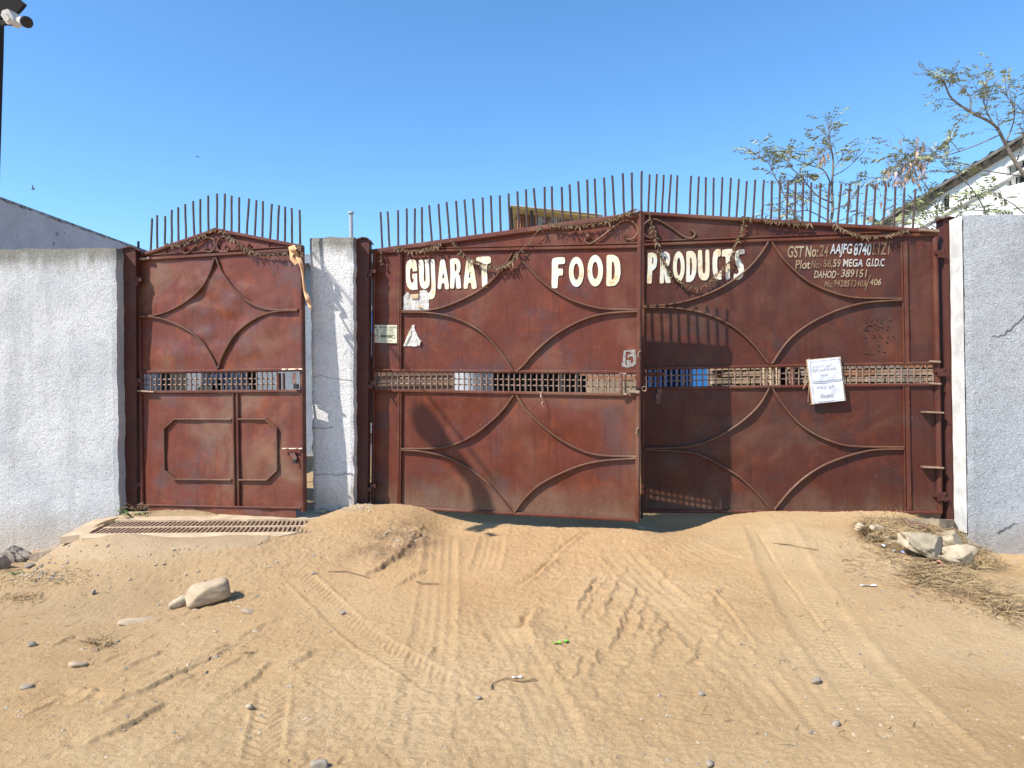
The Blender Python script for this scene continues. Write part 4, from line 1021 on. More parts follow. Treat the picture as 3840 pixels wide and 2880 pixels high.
# ------------------------------------------------------------------ dried garlands
M_fl = simple('dried_flowers', (.15, .085, .04), .9, 0, .6, 60); M_fl2 = simple('dried_leaf', (.19, .12, .06), .8, 0, .5, 40); M_str = simple('jute_string', (.22, .14, .09), .9)
flv = []
for k in range(7):
    mb = MB(); r = random.Random(k)
    n = 8
    vs = [(0, 0, .012)] + [(r.uniform(.010, .019)*math.cos(a), r.uniform(.010, .019)*math.sin(a), r.uniform(-.006, .008)) for a in [i*2*math.pi/n for i in range(n)]] + [(0, 0, -.012)]
    fs = [(0, 1+i, 1+(i+1) % n) for i in range(n)] + [(n+1, 1+(i+1) % n, 1+i) for i in range(n)]
    mb.add(vs, fs, 0)
    for j in range(2 if k % 2 else 3):      # pointed withered leaves
        a = r.uniform(-2.4, -.7); L = r.uniform(.030, .065) ; w = r.uniform(.004, .008); y = r.uniform(.002, .02)
        d = Vector((math.cos(a), 0, math.sin(a))); s_ = Vector((-d.z, r.uniform(-.4, .4), d.x)).normalized()
        o0 = Vector((r.uniform(-.008, .008), -y*.3, 0))
        p1 = o0 + d*L*.45 + Vector((0, -y, 0)); p2 = o0 + d*L + Vector((0, -y*r.uniform(.3, 2.0), 0))
        mb.add([o0 + s_*w*.4, o0 - s_*w*.4, p1 + s_*w, p1 - s_*w, p2], [(0, 1, 3, 2), (2, 3, 4)], 1)
    me_ = bpy.data.meshes.new('dried_flower'); me_.from_pydata([tuple(x) for x in mb.v], [], mb.f); me_.materials.append(M_fl); me_.materials.append(M_fl2)
    me_.polygons.foreach_set('material_index', mb.m); flv.append(me_)
def garland(pl, pts, label, off=.05, step=12, end_off=None, dense=True):
    p0 = pts[0]; base = pl.P(*p0, off)
    t = thing('dried_garland', base, label, 'garland', 'dried festival garlands on the gates')
    l = smooth_line([(x, y, 0) for x, y in pts], 12)
    P3 = [pl.P(p.x, p.y, off + random.uniform(-.006, .006)) for p in l]
    mb = MB(); mb.tube(P3, .0035, 5); mb.build('string', M_str, t)
    acc = 0
    for a, b_, A3, B3 in zip(l[:-1], l[1:], P3[:-1], P3[1:]):
        d = (b_-a).length
        while acc < d:
            if random.random() < (.97 if dense else .8):
                o = bpy.data.objects.new('dried_flower', random.choice(flv)); COL.objects.link(o); o.parent = t
                p = A3.lerp(B3, acc/d) - base
                sc = random.uniform(.75, 1.25)
                dirv = (B3-A3).normalized(); ang = math.atan2(dirv.z, dirv.x)
                o.matrix_local = Matrix.Translation(p) @ Matrix.Rotation(random.uniform(-.5, .5), 4, 'Z') @ Matrix.Rotation(random.uniform(-.4, .4), 4, 'Y') @ Matrix.Diagonal((sc, sc, sc, 1))
            acc += step*random.uniform(.7, 1.35)
        acc -= d
    return t
garland(PL_S, C1([(1085, 440), (1150, 445), (1230, 420), (1300, 388), (1350, 360), (1392, 342)]), 'dried garland along the left slope of the small gate top')
garland(PL_S, C1([(1440, 350), (1500, 402), (1540, 430), (1600, 470), (1650, 490), (1720, 505), (1800, 500), (1870, 488)]), 'dried garland sagging below the right slope of the small gate top')
garland(PL_S, C1([(1945, 440), (1950, 480), (1948, 540)]), 'short dried tassel at the top right corner of the small gate', .05, 9)
garland(PL_L, C2([(275, 632), (276, 680), (275, 728)]), 'thin dried tassel on the top left corner of the left leaf', .05, 14)
garland(PL_L, C2([(380, 600), (430, 622), (500, 630), (580, 617), (650, 592), (695, 570)]), 'short dried garland under the low end of the left leaf top')
garland(PL_L, C2([(760, 550), (800, 600), (850, 655), (910, 692), (970, 716), (1050, 737), (1120, 730), (1180, 697), (1205, 660), (1240, 625)]), 'dried garland drooping across the end of the first painted word')
garland(PL_L, C2([(1240, 625), (1300, 560), (1380, 465)]), 'bare stretched garland string rising to the left leaf top', .045, 60, dense=False)
garland(PL_L, C2([(1430, 440), (1520, 455), (1620, 455), (1720, 445), (1820, 425), (1900, 395), (1980, 360), (2060, 338)]), 'dried garland along the high end of the left leaf top')
garland(PL_R, C3([(135, 370), (150, 430), (175, 500), (190, 580), (215, 660), (250, 730), (300, 800), (360, 850), (420, 875), (490, 880), (550, 840), (610, 780), (660, 730), (700, 690), (730, 600), (755, 530), (785, 450), (785, 395)]), 'long dried garland looping down over the third painted word', .045, 13)
garland(PL_R, C3([(785, 395), (850, 400), (960, 420), (1050, 430), (1150, 436), (1250, 437)]), 'dried garland lying along the top edge of the right leaf')
garland(PL_R, C3([(1420, 440), (1480, 480), (1560, 512), (1650, 527), (1750, 527), (1850, 502), (1935, 478)]), 'dried garland sagging above the painted address lines')
# faded cloth strip
M_cloth = simple('faded_orange_cloth', (.62, .36, .18), .85, 0, .2, 30)
ct = thing('cloth_strip', PL_S.P(1125, 960, .06), 'faded orange cloth strip hanging from the small gate corner', 'cloth')
mb = MB()
cl = C1([(1885, 462), (1915, 505), (1948, 565), (1963, 640), (1972, 720), (1992, 790), (2005, 830), (2018, 872)])
wd = [12, 12, 9, 5, 6, 9, 8, 2]
A3 = []
ls = smooth_line([(x, y, w_) for (x, y), w_ in zip(cl, wd)], 5)
for i, p in enumerate(ls):
    o_ = .075 + .02*math.sin(i*.8)
    A3 += [PL_S.P(p.x - p.z, p.y, o_), PL_S.P(p.x - p.z*.2, p.y+2, o_ + .016), PL_S.P(p.x + p.z*.9, p.y, o_ - .012)]
mb.add(A3, [(3*i+j, 3*i+3+j, 3*i+4+j, 3*i+1+j) for i in range(len(ls)-1) for j in (0, 1)])
fold = [PL_S.P(x, y, o_) for x, y, o_ in ((1083, 925, .05), (1104, 918, .05), (1112, 932, .07), (1096, 962, .095), (1118, 985, .085), (1106, 995, .08), (1088, 975, .09))]
mb.add(fold, [(0, 1, 2), (0, 2, 3), (0, 3, 6), (3, 4, 5), (3, 5, 6)])
mb.build('cloth', M_cloth, ct)
# padlocks
def padlock(pl, x, y, off, label, s_=1.0, rusty=True):
    t = thing('padlock', pl.P(x, y+10, off), label, 'padlock')
    mb = MB(); w = 8*s_
    f = [pl.P(x-w, y-6*s_, off+.012), pl.P(x-w, y+12*s_, off+.012), pl.P(x+w, y+12*s_, off+.012), pl.P(x+w, y-6*s_, off+.012)]
    mb.hexa(f, [p - pl.n*.024 for p in f]); mb.build('lock_body', M_dark, t)
    mb = MB(); mb.tube([pl.P(x + w*.62*math.cos(a), y-6*s_ - 11*s_*math.sin(a), off) for a in np.linspace(0, math.pi, 9)], .004, 6); mb.build('shackle', M_worn, t)
padlock(PL_S, 1108, 1446, .05, 'dark padlock hanging from the upper latch of the small gate'); padlock(PL_S, 1104, 1728, .05, 'dark padlock on the lower bolt of the small gate', .8)
ch = thing('lock_chain', PL_L.P(2390, 1455, .05), 'short dark chain and ring tying both gate leaves together', 'chain')
pts = [(2372, 1449), (2384, 1453), (2394, 1459), (2404, 1456)]
for i in range(7):
    a, b_ = Vector((2372+i*5, 1448+i*1.8)), Vector((2381+i*5, 1452+i*1.6)); mb = MB()
    c = PL_L.P((a.x+b_.x)/2, (a.y+b_.y)/2, .05); ax = PL_L.u if i % 2 else (PL_L.u*.7+PL_L.n*.7); ay = PL_L.v if i % 2 else PL_L.n
    mb.tube([c + ax*.014*math.cos(t) + (PL_L.v if i % 2 else PL_L.n)*.008*math.sin(t) for t in np.linspace(0, 2*math.pi, 9)], .003, 5, cap=False); mb.build('link', M_dark, ch)
mb = MB(); c = PL_L.P(2416, 1458, .02); mb.tube([c + PL_L.u*.021*math.cos(t) + PL_L.v*.021*math.sin(t) for t in np.linspace(0, 2*math.pi, 15)], .0035, 6, cap=False); mb.build('ring', M_worn, ch)
wt = thing('wire_tie', PL_L.P(2030, 1480, .03), 'thin twisted wire hanging from the mesh of the left leaf', 'wire')
mb = MB(); mb.tube([PL_L.P(*p) for p in ((2020, 1468, .02), (2030, 1475, .045), (2026, 1490, .06), (2036, 1504, .06), (2030, 1514, .07), (2040, 1526, .075))], .0025, 5)
mb.tube([PL_L.P(*p) for p in ((2036, 1466, .02), (2028, 1478, .05), (2034, 1492, .06))], .0025, 5); mb.build('wire', M_worn, wt)
# ------------------------------------------------------------------ drain grate, apron
M_conc = simple('dusty_concrete', (.52, .385, .245), .95, 0, .28, 6, .5, 60)
M_conc2 = simple('old_concrete', (.42, .32, .21), .95, 0, .35, 12, .6, 40)
M_grate = simple('worn_grate_steel', (.38, .26, .17), .6, .1, .4, 20)
zt = zg + .008
dg_ = thing('drain_grate', (GR[0].x*.5+GR[2].x*.5, 6.5, zt), 'long steel bar grate over the drain in front of the small gate', 'grate')
nb_ = 46
Lf, Rf, Rn, Ln = Vector((GR[0].x, 6.80, zt)), Vector((GR[1].x+.1, 6.74, zt)), Vector((GR[2].x+.25, 6.19, zt)), Vector((GR[3].x, 6.22, zt))
bm0 = None
for i in range(nb_):
    t = (i+.5)/nb_; a = Lf.lerp(Rf, t); b_ = Ln.lerp(Rn, t)
    if bm0 is None:
        mb = MB(); d_ = (b_-a).length; mb.box((-.0085, -.5, -.03), (.0085, .5, 0)); bm0 = mb.build('grate_bar', M_grate, dg_, origin=(0, 0, 0)); o = bm0
    else: o = bpy.data.objects.new('grate_bar', bm0.data); COL.objects.link(o); o.parent = dg_
    c = (a+b_)/2 - Vector(dg_.location); dv = a-b_
    o.matrix_local = Matrix.Translation(c) @ Matrix.Rotation(-math.atan2(dv.x, dv.y) + random.uniform(-.008, .008), 4, 'Z') @ Matrix.Diagonal((1, dv.length, 1, 1))
mb = MB(); a = Lf.lerp(Ln, .5); b_ = Rf.lerp(Rn, .5)
mb.hexa([a+Vector((0, -.02, .002)), b_+Vector((0, -.02, .002)), b_+Vector((0, .02, .002)), a+Vector((0, .02, .002))], [a+Vector((0, -.02, -.06)), b_+Vector((0, -.02, -.06)), b_+Vector((0, .02, -.06)), a+Vector((0, .02, -.06))])
mb.build('cross_bar', M_conc, dg_)
M_pit = simple('drain_dark', (.05, .04, .03), .95)
# concrete rims and the sloping apron
def flat_slab(name, poly, thick, mat, label, zoff=0.0, kind='structure', parent=None, follow=False):
    mb = MB(); pts = [Vector(p) for p in poly]
    pp = []
    for i in range(len(pts)):
        a, b_ = pts[i], pts[(i+1) % len(pts)]; n_ = max(1, int((b_-a).length/.07))
        for k in range(n_):
            q_ = a.lerp(b_, k/n_); pp.append(Vector((q_.x + random.uniform(-.008, .008), q_.y + random.uniform(-.008, .008), q_.z)))
    loops = [[Vector((p.x, p.y, 0)) for p in pp]]
    tr = tessellate_polygon(loops); n = len(pp); fs = []
    for t in tr:
        a, b_, c = (loops[0][i] for i in t); fs.append(t if (b_-a).cross(c-a).z > 0 else (t[0], t[2], t[1]))
    vs = [p + Vector((0, 0, zoff)) for p in pp] + [p + Vector((random.uniform(-.01, .01), random.uniform(-.01, .01), zoff-thick)) for p in pp]
    ccw = sum((pp[i].x*pp[(i+1) % n].y - pp[(i+1) % n].x*pp[i].y) for i in range(n)) > 0
    fs += [(i, n+i, n+(i+1) % n, (i+1) % n) if ccw else ((i+1) % n, n+(i+1) % n, n+i, i) for i in range(n)]
    mb.add(vs, fs); o = mb.build(name, mat, parent, origin=(pts[0].x, pts[0].y, pts[0].z) if parent is None else None)
    if parent is None:
        o['kind'] = kind; o['label'] = label
    return o
V3 = lambda x, y, z: Vector((x, y, z))
flat_slab('drain_rim', [V3(Lf.x-.06, 6.79, zt+.012), V3(Rf.x+.12, 6.73, zt+.012), V3(Rf.x+.1, 7.1, zt+.03), V3(Lf.x-.1, 7.16, zt+.03)], .2, M_conc, 'dusty concrete sill between the grate and the small gate')
flat_slab('drain_rim', [V3(Ln.x-.10, 6.215, zt+.006), V3(Ln.x-.02, 6.12, zt-.012), V3(Rn.x-.25, 6.09, zt-.012), V3(Rn.x-.12, 6.185, zt+.006)], .07, M_conc, 'concrete kerb on the near edge of the grate')
def ap(px, py, Y): p = PY(px, py, Y); return p
flat_slab('drain_rim', [V3(Lf.x-.05, 6.79, zt+.010), V3(Ln.x-.02, 6.2, zt+.004), V3(Ln.x-.22, 6.16, zt-.012), V3(Lf.x-.30, 6.92, zt-.004), V3(Lf.x-.07, 7.09, zt+.008)], .06, M_conc, 'concrete edge between the grate and the left wall')
M_cr = simple('broken_concrete', (.30, .23, .16), .95, 0, .4, 20, .8, 50)
flat_slab('apron_fragment', [ap(215, 2062, 6.55), ap(300, 2030, 6.42), ap(430, 2012, 6.26), ap(520, 2010, 6.2), ap(330, 2004, 6.6), ap(270, 2022, 6.75), ap(160, 2068, 6.85), ap(110, 2086, 6.7)], .07, M_cr, 'broken concrete edge between the apron and the left wall', 0.012)
# threshold ledge under the right leaf's hinge end
flat_slab('gate_sill', [V3(*PY(3150, 1938, 6.75)), V3(*PY(3520, 1946, 6.58)), V3(*PY(3575, 1950, 6.72)), V3(*PY(3575, 1945, 7.1)), V3(*PY(3150, 1930, 7.2))], .12, M_conc2, 'crumbling concrete sill under the hinge end of the right leaf', .0)

# ------------------------------------------------------------------ stones
def stone(name, c, size, seed, mat, label, rot=(0, 0, 0), boxy=2.0, rough=.12, cat='stone', group=None, sub=3, sink=.25, tris=None, flat=False, ncut=11):
    import bmesh
    bm = bmesh.new(); bmesh.ops.create_icosphere(bm, subdivisions=sub, radius=1)
    r_ = random.Random(seed*7+1); cuts = []
    for _ in range(ncut):
        nn = Vector((r_.gauss(0, 1), r_.gauss(0, 1), r_.gauss(0, 1))).normalized(); cuts.append((nn, r_.uniform(.62, .9)))
    R = Matrix.Rotation(rot[2], 3, 'Z') @ Matrix.Rotation(rot[1], 3, 'Y') @ Matrix.Rotation(rot[0], 3, 'X')
    for v_ in bm.verts:
        p = v_.co.copy(); k = (abs(p.x)**(2*boxy) + abs(p.y)**(2*boxy) + abs(p.z)**(2*boxy))**(1/(2*boxy)); p = p/k
        n_ = float(fbm(np.array([p.x*1.3+p.z*.9+seed]), np.array([p.y*1.3-p.z*.8+seed*3]), seed, 4, .55)[0])
        p = p*(1 + rough*2*n_)
        for nn, dd in cuts:
            e = p.dot(nn) - dd
            if e > 0: p = p - nn*e*.92
        p = Vector((p.x*size[0], p.y*size[1], p.z*size[2])); v_.co = R @ p
    lo = min(v_.co.z for v_ in bm.verts)
    me_ = bpy.data.meshes.new(name); bm.to_mesh(me_); bm.free(); me_.materials.append(mat)
    if not flat: me_.polygons.foreach_set('use_smooth', [True]*len(me_.polygons))
    o = bpy.data.objects.new(name, me_); COL.objects.link(o)
    o.location = (c.x, c.y, c.z - lo - size[2]*2*sink*.5)
    return tag(o, label, cat, group)
M_st = simple('dusty_tan_stone', (.42, .315, .205), .92, 0, .25, 14, .6, 60)
M_st2 = simple('pale_rubble', (.47, .375, .25), .95, 0, .4, 16, .9, 40)
M_st3 = simple('grey_slate_stone', (.17, .145, .12), .85, 0, .45, 18, .8, 50, (.32, .26, .20))
M_bat = simple('dark_brick_bat', (.20, .11, .075), .95, 0, .5, 22, .8, 50)
M_st4 = simple('grey_pebble', (.32, .265, .20), .85, 0, .3, 30, .4, 80)
stone('boulder', GH(778, 2268), (.145, .068, .068), 4, M_st, 'big smooth oblong stone on the sand at left', (.12, -.22, .32), 2.6, .06, sub=4, sink=.25, ncut=2)
stone('flat_stone', GH(676, 2278), (.075, .035, .03), 9, M_st2, 'thin pale stone leaning on the big oblong stone', (.3, -.5, .4), 2.2, .12, sink=.2)
stone('flat_stone', GH(540, 2325), (.15, .07, .022), 12, M_st, 'half buried flat slab left of the big oblong stone', (0, 0, .35), 2.6, .06, sink=1.25)
stone('flat_stone', GH(935, 2298), (.06, .05, .02), 15, M_st, 'low sharp-edged stone half buried right of the big oblong stone', (.0, .2, .3), 2.2, .10, sink=1.0)
stone('rock', GH(30, 2112) + Vector((-.03, .1, -.04)), (.14, .10, .085), 21, M_st3, 'dark layered rock at the far left wall foot', (.2, .5, .2), 2.2, .20, sub=4, sink=.3, flat=True)
stone('rock', GH(5, 2130) + Vector((-.03, .0, -.02)), (.10, .08, .06), 22, M_st3, 'smaller dark rock in front of the layered rock', (.2, -.5, .6), 2.0, .22, sub=3, sink=.4, flat=True)
stone('rock', GH(112, 2125), (.04, .03, .025), 23, M_st3, 'little grey rock beside the layered rock and green weed', (0, 0, .6), 2.0, .2, sub=2, sink=.4, flat=True)
stone('rubble_block', GH(3455, 2092), (.20, .12, .10), 31, M_st2, 'large pale rubble lump, leftmost of the three by the right wall', (.1, .2, .2), 2.4, .16, sub=5, sink=.3)
stone('rubble_block', GH(3600, 2092) + Vector((0, .22, -.03)), (.20, .12, .11), 34, M_st2, 'rubble block with dark overhang against the right wall corner', (.1, -.25, -.1), 2.6, .15, sub=5, sink=.3)
stone('rubble_block', GH(3592, 2122), (.135, .10, .10), 37, M_st2, 'rounded pale rubble lump in front of the overhanging block', (.1, .1, .2), 1.7, .15, sub=5, sink=.3)
stone('rubble_block', GH(3560, 2122), (.10, .022, .03), 39, M_st2, 'narrow broken slab edge leaning in front of the rounded lump', (.2, .30, -.35), 3, .06, sub=3, sink=.2)
stone('brick_bat', GH(3440, 2000), (.14, .06, .05), 71, M_bat, 'dark broken brick chunk in the straw under the sill', (0, .1, .1), 2.6, .2, sub=4, sink=.3)
stone('brick_bat', GH(3570, 2010), (.09, .06, .05), 72, M_bat, 'dark broken brick chunk at the foot of the right post', (0, .2, .4), 2.6, .2, sub=4, sink=.3)
stone('rubble_piece', GH(3228, 1990), (.055, .045, .04), 41, M_st2, 'small pale rubble piece below the right leaf, leftmost', (0, .2, .3), 2.2, .15, sub=3, sink=.3)
stone('rubble_piece', GH(3290, 1998), (.065, .045, .035), 43, M_st2, 'small pale rubble piece below the right leaf, right of its twin', (.1, 0, .1), 2, .17, sub=3, sink=.3)
stone('rubble_piece', GH(3325, 2025), (.05, .04, .028), 44, M_st, 'small brown stone next to the yellow litter', (0, 0, .3), 2, .15, sub=3, sink=.3)
stone('rubble_piece', GH(3365, 2040), (.10, .05, .02), 45, M_st2, 'thin flat stone touching the large rubble lump', (0, .1, .2), 2.4, .1, sub=3, sink=.3)
stone('pebble', GH(3062, 2560), (0.0302, 0.0230, 0.0187), 51, M_st4, 'oval grey pebble beside the long tyre track', (0, 0, .5), 1.6, .06, sub=3, sink=.3)
stone('pebble', GH(2628, 2612), (0.0202, 0.0158, 0.0144), 52, M_st4, 'dark grey pebble on the sand at lower centre', (0, 0, .5), 1.8, .1, sub=2, sink=.3)
stone('pebble', GH(1795, 2940-320), (0.0158, 0.0130, 0.0115), 53, M_st3, 'dark pebble near the middle of the sand', (0, 0, .2), 1.8, .1, sub=2, sink=.3)
stone('pebble', GH(2660, 2866), (0.0252, 0.0202, 0.0144), 54, M_st4, 'grey pebble at the bottom edge right of centre', (0, 0, .9), 1.8, .1, sub=2, sink=.5)
stone('pebble', GH(1198, 2874), (0.0360, 0.0288, 0.0216), 55, M_st4, 'pale stone cut by the bottom edge left of centre', (0, 0, .1), 2, .12, sub=3, sink=.5)
stone('pebble', GH(290, 2500), (0.0540, 0.0324, 0.0252), 56, M_st, 'fist-sized brown stone in the left sand', (0, .1, .1), 2, .14, sub=3, sink=.6)
stone('pebble', GH(120, 2426), (0.0288, 0.0216, 0.0173), 57, M_st3, 'dark stone in the left sand, further from the fist-sized one', (0, .1, .4), 2, .2, sub=2, sink=.3, flat=True)
stone('pebble', GH(1285, 2300), (0.0252, 0.0180, 0.0144), 58, M_st3, 'dark split pebble right of the narrow tyre prints', (0, .3, .5), 2, .2, sub=2, sink=.2, flat=True)
stone('pebble', GH(3136, 2712), (0.0216, 0.0180, 0.0144), 59, M_st4, 'small grey pebble below the oval one', (0, 0, .3), 1.8, .1, sub=2, sink=.3)
stone('pebble', GH(350, 2230), (0.0144, 0.0144, 0.0216), 60, M_st3, 'dark upright pebble between wall and big oblong stone', (0, .1, .3), 2, .2, sub=2, sink=.3, flat=True)
stone('pebble', GH(935, 2655), (0.0202, 0.0158, 0.0130), 61, M_st2, 'pale pebble left of the lower tyre prints', (0, .1, .3), 2, .15, sub=2, sink=.3)
stone('pebble', GH(2405, 1986), (0.0324, 0.0252, 0.0180), 62, M_st2, 'tan pebble in the shade edge under the meeting stiles', (0, .1, .3), 1.8, .1, sub=3, sink=.3)
stone('pebble', GH(100, 2575), (0.0360, 0.0252, 0.0144), 63, M_st4, 'flat grey stone at the left edge of the sand', (0, .1, .2), 2, .14, sub=2, sink=.7)
stone('pebble', GH(1215, 1925), (0.0540, 0.0360, 0.0324), 64, M_st2, 'largest loose stone at the foot of the narrow pillar', (0, .1, .2), 1.9, .14, sub=3, sink=.3)
stone('pebble', GH(1170, 1932), (0.0360, 0.0252, 0.0180), 65, M_st2, 'flatter stone left of the largest one at the pillar foot', (0, .1, .2), 2, .14, sub=2, sink=.3)
# scattered grit: too many to count
gv, gf = [], []
tmpl = [np.array([(0,0,.6),(1,0,0),(.3,.9,.05),(-.8,.6,0),(-.8,-.6,.05),(.3,-.9,0)])*1.0]
fac = [(0,1,2),(0,2,3),(0,3,4),(0,4,5),(0,5,1)]
mid_ = []
def grit(n, fx, fy, smin, smax, mats):
    for _ in range(n):
        px, py = fx(), fy()
        p = GP(px, py); z = hz(p.x, p.y); s_ = random.uniform(smin, smax)*random.choice([.6, .8, 1, 1.3])
        a = random.uniform(0, 6.3); k = len(gv); st = random.uniform(.6, 1.6)
        for x, y, zz in tmpl[0]:
            x, y = x*st + random.uniform(-.25, .25), y + random.uniform(-.25, .25)
            gv.append((p.x + s_*(x*math.cos(a)-y*math.sin(a)), p.y + s_*(x*math.sin(a)+y*math.cos(a)), z + s_*(zz*random.uniform(.7, 1.4)) - s_*.12))
        mi = random.choice(mats)
        for f_ in fac: gf.append(tuple(k+i for i in f_)); mid_.append(mi)
U = random.uniform
grit(300, lambda: U(0, 1250), lambda: 2050 + 700*random.random()**1.6, .005, .016, [0, 1, 1, 2])
grit(420, lambda: U(0, 3840), lambda: U(2000, 2880), .003, .009, [0, 1, 1, 2, 2])
grit(200, lambda: U(2300, 3840), lambda: U(2400, 2880), .004, .010, [0, 1, 2])
grit(200, lambda: U(3150, 3840), lambda: U(1960, 2300), .005, .014, [1, 1, 0])
grit(170, lambda: random.gauss(1330, 40), lambda: random.gauss(1900, 12), .010, .024, [1, 1, 2])
grit(160, lambda: random.gauss(1480, 70), lambda: random.gauss(2020, 40), .006, .014, [1, 2])
grit(120, lambda: U(0, 260), lambda: U(2085, 2180), .008, .022, [0, 1])
mb = MB(); mb.v = gv; mb.f = gf; mb.m = mid_
o = mb.build('gravel', [M_st3, M_st, M_st2]); tag(o, 'loose grit and pebbles scattered over the sandy yard', 'gravel', kind='stuff')

# dry grass and straw
M_straw = simple('dry_straw', (.42, .29, .14), .9, 0, .45, 9); M_straw2 = simple('dark_dry_straw', (.27, .18, .09), .9, 0, .4, 9)
sv, sf, sm = [], [], []
def straw(n, fx, fy, l0, l1, lift, w=.0022, mats=(0, 0, 1)):
    for _ in range(n):
        p = GP(fx(), fy()); z = hz(p.x, p.y) + .004; a = U(0, 6.28); L = U(l0, l1); li = lift*random.random(); b_ = a + U(-.7, .7)
        d1 = Vector((math.cos(a), math.sin(a), li)); d2 = Vector((math.cos(b_), math.sin(b_), li*U(-1, .6)))
        q0 = Vector((p.x, p.y, z)); q1 = q0 + d1*L*.5; q2 = q1 + d2*L*.5; s_ = Vector((-d1.y, d1.x, U(.2, 1))).normalized()*w
        k = len(sv); sv.extend([tuple(t) for t in (q0-s_, q0+s_, q1+s_, q1-s_, q2)]); sf.extend([(k, k+1, k+2, k+3), (k+3, k+2, k+4)]); sm.extend([random.choice(mats)]*2)
straw(3600, lambda: U(3230, 3650), lambda: random.gauss(1998, 20), .06, .20, .7)
straw(1500, lambda: U(3300, 3700), lambda: random.gauss(2050, 25), .06, .18, .5)
for _ in range(12): 
    t = random.random(); cx, cy = lerp(3450, 3860, t), lerp(2130, 2300, t)
    straw(190, lambda: random.gauss(cx, 60), lambda: random.gauss(cy, 24), .06, .20, .45)
straw(420, lambda: random.gauss(3690, 35), lambda: random.gauss(2125, 12), .05, .16, 1.2, mats=(0, 1, 1))
straw(260, lambda: U(3150, 3560), lambda: random.gauss(2105, 25), .04, .12, .3)
straw(230, lambda: U(0, 330), lambda: random.gauss(2165, 22), .05, .14, .3, mats=(0, 0, 1))
straw(140, lambda: U(0, 160), lambda: random.gauss(2245, 12), .04, .10, .3); straw(90, lambda: random.gauss(370, 26), lambda: random.gauss(2415, 10), .05, .11, .6)
straw(120, lambda: U(0, 1200), lambda: U(2100, 2500), .03, .09, .2); straw(90, lambda: U(2600, 3800), lambda: U(2050, 2800), .03, .1, .1)
for _ in range(16):
    p = GP(U(3260, 3400), U(1962, 1985)); z = hz(p.x, p.y); k = len(sv); h_ = U(.12, .24); dx = U(-.05, .05); dy = U(-.03, .02)
    sv.extend([(p.x-.002, p.y, z), (p.x+.002, p.y, z), (p.x+dx+.0015, p.y+dy, z+h_*.6), (p.x+dx-.0015, p.y+dy, z+h_*.6), (p.x+dx*2.6, p.y+dy*2, z+h_)]); sf.extend([(k, k+1, k+2, k+3), (k+3, k+2, k+4)]); sm.extend([0, 0])
mb = MB(); mb.v = sv; mb.f = sf; mb.m = sm
tag(mb.build('dry_grass', [M_straw, M_straw2]), 'dry yellow grass and straw lying round the rubble and wall feet', 'dry grass', kind='stuff')
# green weeds
M_weed = simple('weed_green', (.10, .20, .03), .6, 0, .4, 30)
def weed(c, n, size, label, seed):
    r = random.Random(seed); t = thing('weed', c, label, 'weed'); ms, ml = MB(), MB()
    for i in range(n):
        a = r.uniform(0, 6.28); L = size*r.uniform(.6, 1); d = Vector((math.cos(a), math.sin(a)*.6 - .25, r.uniform(.25, .9)))
        pts = [c, c + d*L*.5, c + Vector((d.x, d.y, d.z*.7))*L]; ms.tube(pts, [.003, .002, .001], 4)
        for k in range(9):
            q = pts[1].lerp(pts[2], k/8) if k > 2 else pts[0].lerp(pts[1], .5+k*.2); b_ = r.uniform(0, 6.28); l = size*.17*r.uniform(.6, 1.2)
            e = Vector((math.cos(b_), math.sin(b_), r.uniform(-.2, .5)))*l; s_ = e.cross(Vector((0, 0, 1))).normalized()*l*.28
            ml.add([q, q+e*.5+s_, q+e, q+e*.5-s_], [(0, 1, 2, 3)])
    ms.build('stem', M_weed, t); o = ml.build('leaves', M_weed, t); o['kind'] = 'stuff'
weed(PY(492, 1935, 6.93), 9, .17, 'small green weed growing at the left end of the drain grate', 3)
weed(GH(60, 2150), 7, .08, 'tiny bright green weed by the dark rock', 5)
M_drybush = simple('dry_bush', (.24, .15, .09), .9, 0, .3, 20)
M_wd = M_weed; M_weed = M_drybush; weed(PY(520, 1915, 7.0), 12, .16, 'withered brown tuft at the hinge foot of the small gate', 8); M_weed = M_wd
# litter
def scrap(name, px, py, w, h, rot, mat, label, lift=.012):
    p = GH(px, py); mb = MB(); vs = []
    for i in range(4):
        for j in range(3):
            x = (i/3-.5)*w; y = (j/2-.5)*h; z = lift*(math.sin(i*1.7+j) * .5 + .6)
            vs.append((p.x + x*math.cos(rot)-y*math.sin(rot), p.y + x*math.sin(rot)+y*math.cos(rot), p.z + .004 + z))
    mb.add(vs, [(i*3+j, (i+1)*3+j, (i+1)*3+j+1, i*3+j+1) for i in range(3) for j in range(2)])
    tag(mb.build(name, mat, origin=p), label, 'litter')
M_lblue = simple('blue_white_wrapper', (.08, .18, .55), .4, 0, .1, 30, 0, 80, (.75, .77, .8)); M_lwhite = simple('white_scrap', (.75, .73, .70), .7); M_lgreen = simple('fresh_leaf', (.22, .50, .06), .5); M_lyel = simple('yellow_wrapper', (.75, .52, .12), .5, 0, .3, 50, 0, 80, (.80, .78, .70)); M_lred = simple('red_brown_sherd', (.45, .20, .13), .7)
scrap('wrapper', 3369, 2082, .085, .03, -.4, M_lblue, 'blue and white wrapper left of the large rubble lump', .02)
scrap('wrapper', 3292, 2022, .09, .04, .1, M_lyel, 'yellow and white wrapper under the right leaf', .02)
scrap('paper_scrap', 3312, 2064, .06, .05, .6, M_lwhite, 'crumpled white scrap left of the blue wrapper', .03)
scrap('paper_scrap', 3255, 2195, .12, .025, .05, M_lwhite, 'thin pale scrap lying on the open sand at right', .01)
scrap('pottery_sherd', 3512, 2122, .10, .07, .2, M_lred, 'red brown pottery sherd in the straw', .03)
